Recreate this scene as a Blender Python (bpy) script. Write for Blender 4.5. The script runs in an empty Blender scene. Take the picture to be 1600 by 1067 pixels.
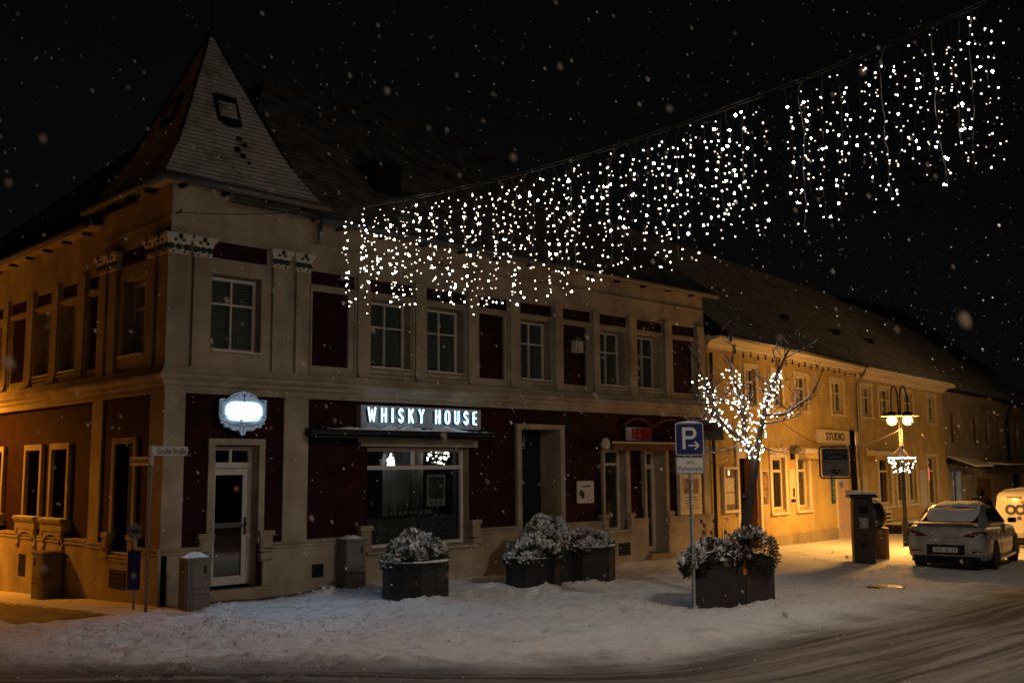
import bpy, bmesh, math, random
import numpy as np
from mathutils import Matrix, Vector
random.seed(7); rng = np.random.default_rng(11)
R = math.radians
scene = bpy.context.scene
col = scene.collection

# ------------------------------------------------------------------ camera, world, sun, exposure
YAW, PITCH, ROLL = 0.77085972, 0.1228889, -0.00801586
CAM = Vector((-7.65627513, -16.22509051, 2.2))
_f = Vector((math.sin(YAW)*math.cos(PITCH), math.cos(YAW)*math.cos(PITCH), math.sin(PITCH)))
_r = Vector((math.cos(YAW), -math.sin(YAW), 0)); _u = _r.cross(_f)
_r2 = _r*math.cos(ROLL)+_u*math.sin(ROLL); _u2 = -_r*math.sin(ROLL)+_u*math.cos(ROLL)
cam_data = bpy.data.cameras.new('camera'); cam = bpy.data.objects.new('camera', cam_data); col.objects.link(cam)
m = Matrix((_r2, _u2, -_f)).transposed().to_4x4(); m.translation = CAM
cam.matrix_world = m
cam_data.sensor_width = 36; cam_data.lens = 1586.23/1600*36
cam_data.clip_start = 0.1; cam_data.clip_end = 2000
cam_data.dof.use_dof = True; cam_data.dof.focus_distance = 17.5; cam_data.dof.aperture_fstop = 1.8
scene.camera = cam

world = bpy.data.worlds.new('World'); scene.world = world; world.use_nodes = True
wn = world.node_tree; wn.nodes.clear()
sky = wn.nodes.new('ShaderNodeTexSky'); sky.sky_type = 'NISHITA'; sky.sun_disc = False
sky.sun_elevation = R(3); sky.sun_rotation = R(200)
hs = wn.nodes.new('ShaderNodeHueSaturation'); hs.inputs['Saturation'].default_value = 0.25
bg = wn.nodes.new('ShaderNodeBackground'); bg.inputs['Strength'].default_value = 0.0011
wo = wn.nodes.new('ShaderNodeOutputWorld')
wn.links.new(sky.outputs[0], hs.inputs['Color']); wn.links.new(hs.outputs[0], bg.inputs[0]); wn.links.new(bg.outputs[0], wo.inputs[0])

sun_d = bpy.data.lights.new('sun', 'SUN'); sun_d.energy = 0.004; sun_d.angle = R(40); sun_d.color = (1, .9, .8)
sun = bpy.data.objects.new('sun', sun_d); col.objects.link(sun); sun.rotation_euler = (R(50), 0, R(20))

vs = scene.view_settings
vs.view_transform = 'Standard'; vs.look = 'None'; vs.exposure = 0.0; vs.gamma = 1.0; vs.use_curve_mapping = False
cy = scene.cycles
cy.use_denoising = True; cy.max_bounces = 6; cy.diffuse_bounces = 3; cy.glossy_bounces = 3; cy.transparent_max_bounces = 12
cy.sample_clamp_indirect = 3.0; cy.use_adaptive_sampling = True; cy.adaptive_threshold = 0.02
cy.filter_width = 1.6
cy.caustics_reflective = False; cy.caustics_refractive = False
try: cy.use_light_tree = True
except Exception: pass

# ------------------------------------------------------------------ helpers
def G(x, y):                                     # the lie of the land
    return -0.0125*max(0.0, x-1) - 0.05*max(0.0, min(y, 40))*(1/(1+math.exp(min(60, 4*(x-0.6)))))

class MB:
    def __init__(s, tf=None): s.v=[]; s.f=[]; s.tf=tf
    def _p(s, p): return s.tf(*p) if s.tf else tuple(p)
    def add(s, vs_, fs):
        n=len(s.v); s.v += [s._p(p) for p in vs_]; s.f += [tuple(i+n for i in f) for f in fs]; return s
    def box(s,a0,a1,b0,b1,c0,c1):
        return s.add([(a0,b0,c0),(a1,b0,c0),(a1,b1,c0),(a0,b1,c0),(a0,b0,c1),(a1,b0,c1),(a1,b1,c1),(a0,b1,c1)],
            [(0,3,2,1),(4,5,6,7),(0,1,5,4),(1,2,6,5),(2,3,7,6),(3,0,4,7)])
    def quad(s,*p): return s.add(p,[tuple(range(len(p)))])
    def prism(s, poly, lo, hi, axis=0):
        # poly in the two other axes (order a,b); extruded along axis
        def mk(t,p):
            q=[p[0],p[1]]; q.insert(axis,t); return q
        n=len(poly); vs_=[mk(lo,p) for p in poly]+[mk(hi,p) for p in poly]
        fs=[tuple(range(n)), tuple(range(2*n-1,n-1,-1))]+[(i,(i+1)%n,(i+1)%n+n,i+n) for i in range(n)]
        return s.add(vs_,fs)
    def tube(s, pts, rad, seg=6, cap=True):
        pts=[Vector(p) for p in pts]; n=len(pts)
        if not hasattr(rad,'__len__'): rad=[rad]*n
        vs_=[]; fs=[]
        up=Vector((0,0,1)); prev=None
        for i,p in enumerate(pts):
            t=(pts[min(i+1,n-1)]-pts[max(i-1,0)])
            if t.length<1e-9: t=Vector((0,0,1))
            t.normalize()
            if prev is None:
                a=t.cross(up if abs(t.z)<.95 else Vector((1,0,0))).normalized()
            else:
                a=(prev-t*prev.dot(t)); a = a.normalized() if a.length>1e-6 else t.cross(up).normalized()
            prev=a; b=t.cross(a)
            for k in range(seg):
                an=2*math.pi*k/seg; vs_.append(tuple(p+(a*math.cos(an)+b*math.sin(an))*rad[i]))
        for i in range(n-1):
            for k in range(seg):
                k2=(k+1)%seg; fs.append((i*seg+k,i*seg+k2,(i+1)*seg+k2,(i+1)*seg+k))
        if cap: fs+=[tuple(range(seg-1,-1,-1)), tuple(range((n-1)*seg,n*seg))]
        return s.add(vs_,fs)
    def lathe(s, prof, c=(0,0,0), seg=16, sx=1, sy=1, cap=True):
        vs_=[];fs=[];n=len(prof)
        for r,z in prof:
            for k in range(seg):
                a=2*math.pi*k/seg; vs_.append((c[0]+r*math.cos(a)*sx,c[1]+r*math.sin(a)*sy,c[2]+z))
        for i in range(n-1):
            for k in range(seg):
                k2=(k+1)%seg; fs.append((i*seg+k,i*seg+k2,(i+1)*seg+k2,(i+1)*seg+k))
        if cap: fs+=[tuple(range(seg-1,-1,-1)),tuple(range((n-1)*seg,n*seg))]
        return s.add(vs_,fs)
    def ball(s,c,r,seg=8,rings=5,sz=1.0):
        prof=[]
        for i in range(rings+1):
            a=-math.pi/2+math.pi*i/rings; prof.append((max(1e-4,r*math.cos(a)),r*math.sin(a)*sz))
        return s.lathe(prof,c,seg)
    def build(s,name,mat,parent=None,origin=None,smooth=False,bevel=0,recalc=True,label=None):
        o=Vector(origin) if origin is not None else Vector((0,0,0))
        me=bpy.data.meshes.new(name)
        me.from_pydata([tuple(Vector(p)-o) for p in s.v],[],s.f)
        if recalc:
            bm=bmesh.new(); bm.from_mesh(me); bmesh.ops.recalc_face_normals(bm,faces=bm.faces); bm.to_mesh(me); bm.free()
        me.materials.append(mat)
        if smooth: me.polygons.foreach_set('use_smooth',[True]*len(me.polygons))
        ob=bpy.data.objects.new(name,me); col.objects.link(ob); ob.location=o
        if parent is not None: attach(ob,parent)
        if bevel:
            bv=ob.modifiers.new('bevel','BEVEL'); bv.width=bevel; bv.segments=2; bv.limit_method='ANGLE'; bv.angle_limit=R(40)
        if label: ob['label']=label
        return ob
def wloc(o):
    v=Vector(o.location)
    return v
WM={}
def wmat(o):
    # world matrix without waiting for the dependency graph
    mb=Matrix.LocRotScale(o.location,o.rotation_euler,o.scale)
    return wmat(o.parent)@o.matrix_parent_inverse@mb if o.parent else mb
def attach(o,p):
    o.parent=p; o.matrix_parent_inverse=wmat(p).inverted()
def tag(o,label,cat,group=None,kind=None):
    if label: o['label']=label
    if cat: o['category']=cat
    if group: o['group']=group
    if kind: o['kind']=kind
    return o
def thing(name,label,cat,loc=(0,0,0),group=None):
    o=bpy.data.objects.new(name,None); col.objects.link(o); o.location=loc; o.empty_display_size=.2
    return tag(o,label,cat,group)
def copy_obj(o,parent=None,loc=None,scale=None,rot=None,name=None):
    c=o.copy(); col.objects.link(c); c.parent=parent
    if name: c.name=name
    if loc is not None: c.location=loc
    if scale is not None: c.scale=(scale,)*3 if not hasattr(scale,'__len__') else scale
    if rot is not None: c.rotation_euler=rot
    if parent is not None: c.matrix_parent_inverse=wmat(parent).inverted()
    return c
def struct(o): o['kind']='structure'; return o

# facade frames: (s along the wall, d out of the wall towards the street, z)
def TM(s,d,z): return (s,-d,z)
def TL(s,d,z): return (-d,s,z)
TH=R(7.1); DX,DY=math.cos(TH),math.sin(TH); OX,OY=15.75,0.1
def TY(s,d,z): return (OX+s*DX+d*DY, OY+s*DY-d*DX, z)

# ------------------------------------------------------------------ materials
def nodes(name):
    mt=bpy.data.materials.new(name); mt.use_nodes=True; nt=mt.node_tree
    b=nt.nodes['Principled BSDF']; return mt,nt,b
def mat(name,c,rough=.7,metal=0,var=.12,scale=6,bump=0,bscale=60,spec=.3,coat=0):
    mt,nt,b=nodes(name); N=nt.nodes.new; L=nt.links.new
    b.inputs['Roughness'].default_value=rough; b.inputs['Metallic'].default_value=metal
    b.inputs['Specular IOR Level'].default_value=spec; b.inputs['Coat Weight'].default_value=coat
    tc=N('ShaderNodeTexCoord')
    if var>0:
        ns=N('ShaderNodeTexNoise'); ns.inputs['Scale'].default_value=scale; ns.inputs['Detail'].default_value=6
        L(tc.outputs['Object'],ns.inputs['Vector'])
        rp=N('ShaderNodeValToRGB'); rp.color_ramp.elements[0].position=.3; rp.color_ramp.elements[1].position=.7
        rp.color_ramp.elements[0].color=(*[x*(1-var) for x in c],1); rp.color_ramp.elements[1].color=(*[min(1,x*(1+var)) for x in c],1)
        L(ns.outputs['Fac'],rp.inputs[0]); L(rp.outputs[0],b.inputs['Base Color'])
    else: b.inputs['Base Color'].default_value=(*c,1)
    if bump:
        n2=N('ShaderNodeTexNoise'); n2.inputs['Scale'].default_value=bscale; n2.inputs['Detail'].default_value=4
        L(tc.outputs['Object'],n2.inputs['Vector'])
        bp=N('ShaderNodeBump'); bp.inputs['Strength'].default_value=bump; bp.inputs['Distance'].default_value=.02
        L(n2.outputs['Fac'],bp.inputs['Height']); L(bp.outputs[0],b.inputs['Normal'])
    return mt
def stucco(name,c,dirt=(.16,.12,.08)):
    # plaster with grain, rain streaks and blotches of grime
    mt,nt,b=nodes(name); N=nt.nodes.new; L=nt.links.new
    b.inputs['Roughness'].default_value=.92; b.inputs['Specular IOR Level'].default_value=.15
    tc=N('ShaderNodeTexCoord')
    n1=N('ShaderNodeTexNoise'); n1.inputs['Scale'].default_value=1.3; n1.inputs['Detail'].default_value=8; L(tc.outputs['Object'],n1.inputs['Vector'])
    mp=N('ShaderNodeMapping'); mp.inputs['Scale'].default_value=(2.2,2.2,1.3); L(tc.outputs['Object'],mp.inputs['Vector'])
    n2=N('ShaderNodeTexNoise'); n2.inputs['Scale'].default_value=1; n2.inputs['Detail'].default_value=5; L(mp.outputs[0],n2.inputs['Vector'])
    n3=N('ShaderNodeTexNoise'); n3.inputs['Scale'].default_value=45; n3.inputs['Detail'].default_value=3; L(tc.outputs['Object'],n3.inputs['Vector'])
    mul=N('ShaderNodeMath'); mul.operation='MULTIPLY'; L(n1.outputs['Fac'],mul.inputs[0]); L(n2.outputs['Fac'],mul.inputs[1])
    rp=N('ShaderNodeValToRGB'); rp.color_ramp.elements[0].position=.1; rp.color_ramp.elements[1].position=.36
    rp.color_ramp.elements[0].color=(*[.38*x+.62*y for x,y in zip(c,dirt)],1); rp.color_ramp.elements[1].color=(*c,1)
    L(mul.outputs[0],rp.inputs[0])
    mx=N('ShaderNodeMixRGB'); mx.blend_type='MULTIPLY'; mx.inputs[0].default_value=.35; L(rp.outputs[0],mx.inputs[1]); L(n3.outputs['Fac'],mx.inputs[2])
    gm=N('ShaderNodeMixRGB'); gm.blend_type='MULTIPLY'; gm.inputs[0].default_value=1; gm.inputs[2].default_value=(1.18,1.18,1.18,1); L(mx.outputs[0],gm.inputs[1])
    L(gm.outputs[0],b.inputs['Base Color'])
    n4=N('ShaderNodeTexNoise'); n4.inputs['Scale'].default_value=70; n4.inputs['Detail'].default_value=5; L(tc.outputs['Object'],n4.inputs['Vector'])
    bp=N('ShaderNodeBump'); bp.inputs['Strength'].default_value=.45; bp.inputs['Distance'].default_value=.012
    L(n4.outputs['Fac'],bp.inputs['Height']); L(bp.outputs[0],b.inputs['Normal'])
    return mt
def emis(name,c,st):
    mt,nt,b=nodes(name)
    b.inputs['Base Color'].default_value=(*c,1); b.inputs['Emission Color'].default_value=(*c,1); b.inputs['Emission Strength'].default_value=st
    b.inputs['Roughness'].default_value=.4
    return mt
def glass(name,tint=(.8,.85,.85),refl=.12):
    mt=bpy.data.materials.new(name); mt.use_nodes=True; nt=mt.node_tree; nt.nodes.clear(); N=nt.nodes.new; L=nt.links.new
    out=N('ShaderNodeOutputMaterial'); mx=N('ShaderNodeMixShader'); tr=N('ShaderNodeBsdfTransparent'); gl=N('ShaderNodeBsdfGlossy')
    lw=N('ShaderNodeFresnel'); lw.inputs['IOR'].default_value=1.5
    ad=N('ShaderNodeMath'); ad.operation='ADD'; ad.inputs[1].default_value=refl; L(lw.outputs[0],ad.inputs[0])
    tr.inputs[0].default_value=(*tint,1); gl.inputs['Roughness'].default_value=.03; gl.inputs['Color'].default_value=(.9,.9,.9,1)
    L(ad.outputs[0],mx.inputs[0]); L(tr.outputs[0],mx.inputs[1]); L(gl.outputs[0],mx.inputs[2]); L(mx.outputs[0],out.inputs[0])
    return mt
def roofmat(name,c,rows,snow=(.5,.47,.44),snowamt=.5):
    mt,nt,b=nodes(name); N=nt.nodes.new; L=nt.links.new
    b.inputs['Roughness'].default_value=.9; b.inputs['Specular IOR Level'].default_value=.1
    tc=N('ShaderNodeTexCoord')
    n1=N('ShaderNodeTexNoise'); n1.inputs['Scale'].default_value=2.2; n1.inputs['Detail'].default_value=9; n1.inputs['Roughness'].default_value=.65; L(tc.outputs['Object'],n1.inputs['Vector'])
    rp=N('ShaderNodeValToRGB'); rp.color_ramp.elements[0].position=.34-.1*snowamt; rp.color_ramp.elements[1].position=.62-.1*snowamt
    rp.color_ramp.elements[0].color=(*c,1); rp.color_ramp.elements[1].color=(*snow,1); L(n1.outputs['Fac'],rp.inputs[0])
    sp=N('ShaderNodeSeparateXYZ'); L(tc.outputs['Object'],sp.inputs[0])
    ml=N('ShaderNodeMath'); ml.operation='MULTIPLY'; ml.inputs[1].default_value=rows; L(sp.outputs['Z'],ml.inputs[0])
    n5=N('ShaderNodeTexNoise'); n5.inputs['Scale'].default_value=8; L(tc.outputs['Object'],n5.inputs['Vector'])
    a5=N('ShaderNodeMath'); a5.operation='MULTIPLY_ADD'; a5.inputs[1].default_value=.35; L(n5.outputs['Fac'],a5.inputs[0]); L(ml.outputs[0],a5.inputs[2])
    fr=N('ShaderNodeMath'); fr.operation='FRACT'; L(a5.outputs[0],fr.inputs[0])
    lt=N('ShaderNodeMath'); lt.operation='GREATER_THAN'; lt.inputs[1].default_value=.16; L(fr.outputs[0],lt.inputs[0])
    mx=N('ShaderNodeMixRGB'); mx.inputs[1].default_value=(*c,1); L(lt.outputs[0],mx.inputs[0]); L(rp.outputs[0],mx.inputs[2])
    L(mx.outputs[0],b.inputs['Base Color'])
    bp=N('ShaderNodeBump'); bp.inputs['Strength'].default_value=.6; bp.inputs['Distance'].default_value=.02; L(fr.outputs[0],bp.inputs['Height']); L(bp.outputs[0],b.inputs['Normal'])
    return mt

M={}
M['beige']=stucco('beige_stucco',(.46,.40,.305))
M['maroon']=mat('maroon_plaster',(.027,.0065,.0065),.85,var=.5,scale=3,bump=.3,bscale=80,spec=.15)
M['white']=mat('white_paint',(.62,.58,.53),.45,var=.06,scale=9)
M['capital']=mat('capital_paint',(.6,.56,.48),.7,var=.15,scale=14)
M['leafgreen']=mat('capital_leaf_green',(.02,.05,.035),.6,var=.3,scale=30)
M['blind']=mat('blind_fabric',(.24,.25,.21),.8,var=.1)
M['glass']=glass('window_glass')
M['dark']=mat('dark_interior',(.012,.011,.010),.9,var=.2)
M['slate']=roofmat('main_roof_snow',(.03,.026,.022),9,(.21,.20,.19),.4)
M['towerroof']=roofmat('tower_roof_snow',(.05,.042,.036),11,(.50,.48,.46),1.1)
M['tileroof']=roofmat('tile_roof_snow',(.05,.04,.034),7,(.60,.58,.56),1.0)
M['zinc']=mat('zinc_gutter',(.22,.23,.25),.35,.8,var=.15,scale=12)
M['gutter']=mat('weathered_gutter',(.13,.14,.16),.55,.5,var=.2,scale=12)
M['darkmetal']=mat('dark_metal',(.03,.03,.032),.4,.6,var=.2)
M['grey']=mat('grey_cabinet',(.16,.155,.143),.6,var=.15,scale=5,bump=.1)
M['snow']=mat('snow',(.80,.80,.82),.9,var=.06,scale=20,bump=.5,bscale=40,spec=.2)
M['planter']=mat('planter_anthracite',(.028,.026,.026),.6,var=.25,scale=8,bump=.15)
M['planter2']=mat('planter_brown',(.05,.035,.028),.65,var=.25,scale=6,bump=.15)
M['leaf']=mat('shrub_leaf',(.05,.065,.04),.6,var=.45,scale=9)
M['leaf2']=mat('shrub_leaf_brown',(.045,.042,.026),.7,var=.45,scale=9)
M['bark']=mat('bark',(.055,.042,.032),.95,var=.4,scale=14,bump=.8,bscale=30)
M['yellow']=stucco('yellow_stucco',(.58,.43,.17),(.30,.2,.1))
M['palewall']=stucco('pale_stucco',(.42,.37,.29))
M['cream']=mat('cream_trim',(.66,.58,.44),.7,var=.08)
M['plinthy']=stucco('grey_plinth_stucco',(.40,.33,.22))
M['wood']=mat('brown_wood_door',(.26,.13,.06),.55,var=.3,scale=5)
M['pole']=mat('galvanised_pole',(.26,.27,.28),.45,.7,var=.15)
M['blue']=mat('sign_blue',(.012,.019,.10),.4,var=.1)
M['signwhite']=mat('sign_white',(.56,.54,.52),.4,var=.06)
M['black']=mat('black_print',(.012,.012,.013),.5,var=0)
M['red']=mat('red_letters',(.45,.03,.02),.4,var=.1)
M['orange']=mat('orange_reflector',(.75,.22,.03),.4,var=.1)
M['signpanel']=mat('sign_panel_grey',(.33,.31,.31),.5,var=.08)
M['letterside']=mat('letter_side_blue',(.02,.09,.16),.4,var=.1)
M['letter']=emis('lit_letter_white',(.48,.80,1.0),3.4)
M['bulb']=emis('led_bulb_bright',(1.0,.80,.63),150)
M['bulb_mid']=emis('led_bulb_mid',(1.0,.80,.63),15)
M['bulb_dim']=emis('led_bulb_dim',(1.0,.78,.6),4)
M['bulbw']=emis('led_bulb_white',(1.0,.93,.80),16)
M['globe']=emis('sodium_globe',(1.0,.60,.20),5.0)
M['globe_w']=emis('warm_globe',(1.0,.84,.66),4)
M['doorlight']=emis('cool_lit_doorway',(.55,.75,1.0),.75)
M['redlight']=emis('red_window_sign',(1.0,.16,.14),1.3)
M['wire']=mat('black_cable',(.015,.014,.013),.6,var=0)
M['wirelit']=mat('lamplit_cable',(.5,.46,.4),.6,var=0)  # pale tone stands in for lamplight on the wire
M['curtain']=mat('pale_curtain',(.34,.28,.26),.9,var=.15,scale=5)
M['poster']=mat('poster_paper',(.52,.46,.36),.6,var=.3,scale=9)
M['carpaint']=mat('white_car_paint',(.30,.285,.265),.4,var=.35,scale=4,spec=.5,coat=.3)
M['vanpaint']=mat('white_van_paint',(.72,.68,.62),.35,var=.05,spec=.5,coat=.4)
M['carglass']=mat('car_glass',(.012,.013,.014),.06,var=0,spec=.6)
M['tyre']=mat('tyre_rubber',(.014,.014,.014),.85,var=.2)
M['rim']=mat('alloy_rim',(.3,.3,.3),.4,.8,var=.1)
M['taillight']=mat('tail_light_red',(.10,.012,.01),.2,var=.2,spec=.6)
M['cloth']=mat('dark_clothing',(.004,.004,.005),.95,var=.3,spec=.02)
M['bottle']=glass('bottle_glass',(.75,.8,.75),.25)
M['brownbin']=mat('brown_bin',(.10,.05,.035),.6,var=.2)
M['logo']=mat('van_logo_grey',(.10,.085,.09),.5,var=.05)
M['logo2']=mat('van_logo_orange',(.55,.30,.12),.5,var=.05)

# ------------------------------------------------------------------ ground
def vnoise(x,y,seed=0):
    # smooth value noise on arrays
    xi=np.floor(x).astype(int); yi=np.floor(y).astype(int); xf=x-xi; yf=y-yi
    def h(a,b):
        n=(a*374761393+b*668265263+seed*974711)&0x7fffffff
        n=((n^(n>>13))*1274126177)&0x7fffffff
        return ((n^(n>>16))&0xffff)/65535.0
    u=xf*xf*(3-2*xf); v=yf*yf*(3-2*yf)
    return (h(xi,yi)*(1-u)+h(xi+1,yi)*u)*(1-v)+(h(xi,yi+1)*(1-u)+h(xi+1,yi+1)*u)*v
def fbm(x,y,o=4,seed=0):
    t=0;a=.5
    for i in range(o): t=t+a*(vnoise(x*2**i,y*2**i,seed+i)-.5); a*=.5
    return t
def Gv(X,Y):
    return -0.0125*np.maximum(0,X-1)-0.05*np.maximum(0,np.minimum(Y,40))/(1+np.exp(np.clip(4*(X-.6),-50,50)))
def axis(parts):
    out=[]
    for a,b,st in parts: out+=list(np.arange(a,b,st))
    return np.array(out+[parts[-1][1]])
xs=axis([(-400,-60,40),(-60,-16,4),(-16,-5,.5),(-5,9,.05),(9,18,.09),(18,30,.3),(30,80,5),(80,400,40)])
ys=axis([(-400,-60,40),(-60,-16,4),(-16,-12.5,.3),(-12.5,.3,.055),(.3,8,.25),(8,60,4),(60,400,40)])
Xg,Yg=np.meshgrid(xs,ys,indexing='ij')
Z=Gv(Xg,Yg)
near=np.clip((14-np.hypot(Xg-5,Yg+5))/6,0,1)
def softp(t): return np.log1p(np.exp(np.clip(t*3,-40,40)))/3
rv=-8.45+1.12*softp(1.2-Xg)-Yg                              # metres into the carriageway, which bends round the corner
road=1/(1+np.exp(-np.clip(rv*3,-50,50)))
left=1/(1+np.exp((Xg+1.2)*5))*(1/(1+np.exp(-(Yg+2)*2)))     # the side street
Z+=.10*near*fbm(Xg*.5,Yg*.5,2,3)*.8
lump=fbm(Xg*5,Yg*5,4,5); Z+=near*(1-road)*.16*np.maximum(0,lump)**1.2*(.5+fbm(Xg*.7,Yg*.7,2,9)*2)
Z+=near*road*(.05*fbm(Xg*.35,rv*4.2,4,21)+.02*fbm(Xg*6,Yg*9,3,22))
Z+=near*.07*np.exp(-((rv+.25)/.35)**2)*np.maximum(0,.5+2.2*fbm(Xg*3,Yg*3,4,33))
Z+=near*(1-road)*(.035*fbm(Xg*9,Yg*9,3,41)-.05*np.maximum(0,fbm(Xg*2.6,Yg*2.6,3,44)-.08))
def heap(x,y,rx,ry,h,seed):
    d=((Xg-x)/rx)**2+((Yg-y)/ry)**2
    return h*np.exp(-d*1.4)*(1+1.6*fbm(Xg*7,Yg*7,4,seed))
for x,y,rx,ry,h in ((-.75,-3.2,.75,.4,.17),(3.35,-2.75,.7,.25,.08),(4.6,-2.3,.4,.4,.07),(6.1,-2.9,.6,.25,.08),(7.4,-2.75,.7,.25,.08),(5.6,-1.9,.4,.3,.08),
    (7.0,-6.95,.9,.25,.06),(2.9,-.45,.5,.25,.11),(.55,-1.05,.3,.2,.08),(10.2,-4.7,1.3,.45,.10),(4.9,-.4,1.2,.25,.12),(10,-.6,1.5,.35,.12),(13.2,-.9,1.2,.4,.10),
    (14.5,-5.6,1.4,.5,.10),(17.6,-3.2,.5,.5,.08),(20.9,-3.1,.6,.5,.12),(3.0,-6.9,2.2,.2,.04),(8,-7.6,2,.2,.04),(12.5,-6.2,1.2,.3,.07)):
    Z+=heap(x,y,rx,ry,h,int(x*7)&63)
# bare patch left by a parked car, in the side street
bare=(1/(1+np.exp(-(Xg+2.25)*9)))*(1/(1+np.exp((Xg+1.0)*9)))*(1/(1+np.exp(-(Yg+.45)*9)))*(1/(1+np.exp((Yg-5.6)*6)))
Z-=.05*bare
Z-=.09*np.exp(-(((Xg-11.55)/.55)**2+((Yg+6.8)/.5)**2)**2)
# trodden footprints
rf_=random.Random(4)
def foot(x,y,ang,sc=1.0):
    i0,i1=np.searchsorted(xs,(x-.35,x+.35)); j0,j1=np.searchsorted(ys,(y-.35,y+.35))
    if i1-i0<2 or j1-j0<2: return
    dx=Xg[i0:i1,j0:j1]-x; dy=Yg[i0:i1,j0:j1]-y; c,s=math.cos(ang),math.sin(ang)
    u=(dx*c+dy*s)/(.15*sc); v=(-dx*s+dy*c)/(.06*sc); q=u*u+v*v
    Z[i0:i1,j0:j1]+=-.045*np.exp(-q**2*.8)+.016*np.exp(-((np.sqrt(q)-1.45)/.35)**2)
for k in range(16):
    x=rf_.uniform(-4,-1); y=rf_.uniform(-7.2,-.9); a=rf_.uniform(-.12,.12); 
    if k>10: x=rf_.uniform(-1,8); a=rf_.uniform(.6,1.3)*rf_.choice([-1,1]); y=rf_.uniform(-6,-2.5)
    sd=1
    for s_ in range(rf_.randint(12,34)):
        foot(x+.1*sd*-math.sin(a),y+.1*sd*math.cos(a),a+rf_.uniform(-.15,.15),rf_.uniform(.85,1.15)); sd=-sd
        x+=.62*math.cos(a)+rf_.uniform(-.08,.08); y+=.62*math.sin(a)+rf_.uniform(-.05,.05); a+=rf_.uniform(-.06,.06)
        if y>-.5 or y<-8: break
for k in range(420): foot(rf_.uniform(-3,12),rf_.uniform(-6.8,-.7),rf_.uniform(-3,3),rf_.uniform(.5,1.2))
gv=np.stack([Xg.ravel(),Yg.ravel(),Z.ravel()],1)
nx,ny=Xg.shape
ii=(np.arange(nx-1)[:,None]*ny+np.arange(ny-1)[None,:]).ravel()
gf=np.stack([ii,ii+ny,ii+ny+1,ii+1],1)
me=bpy.data.meshes.new('ground'); me.vertices.add(len(gv)); me.vertices.foreach_set('co',gv.ravel())
me.loops.add(len(gf)*4); me.loops.foreach_set('vertex_index',gf.ravel().astype(np.int32))
me.polygons.add(len(gf)); me.polygons.foreach_set('loop_start',np.arange(len(gf))*4); me.polygons.foreach_set('loop_total',np.full(len(gf),4))
me.update(); me.polygons.foreach_set('use_smooth',np.ones(len(gf),bool))
ground=bpy.data.objects.new('ground',me); col.objects.link(ground); struct(ground)

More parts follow.
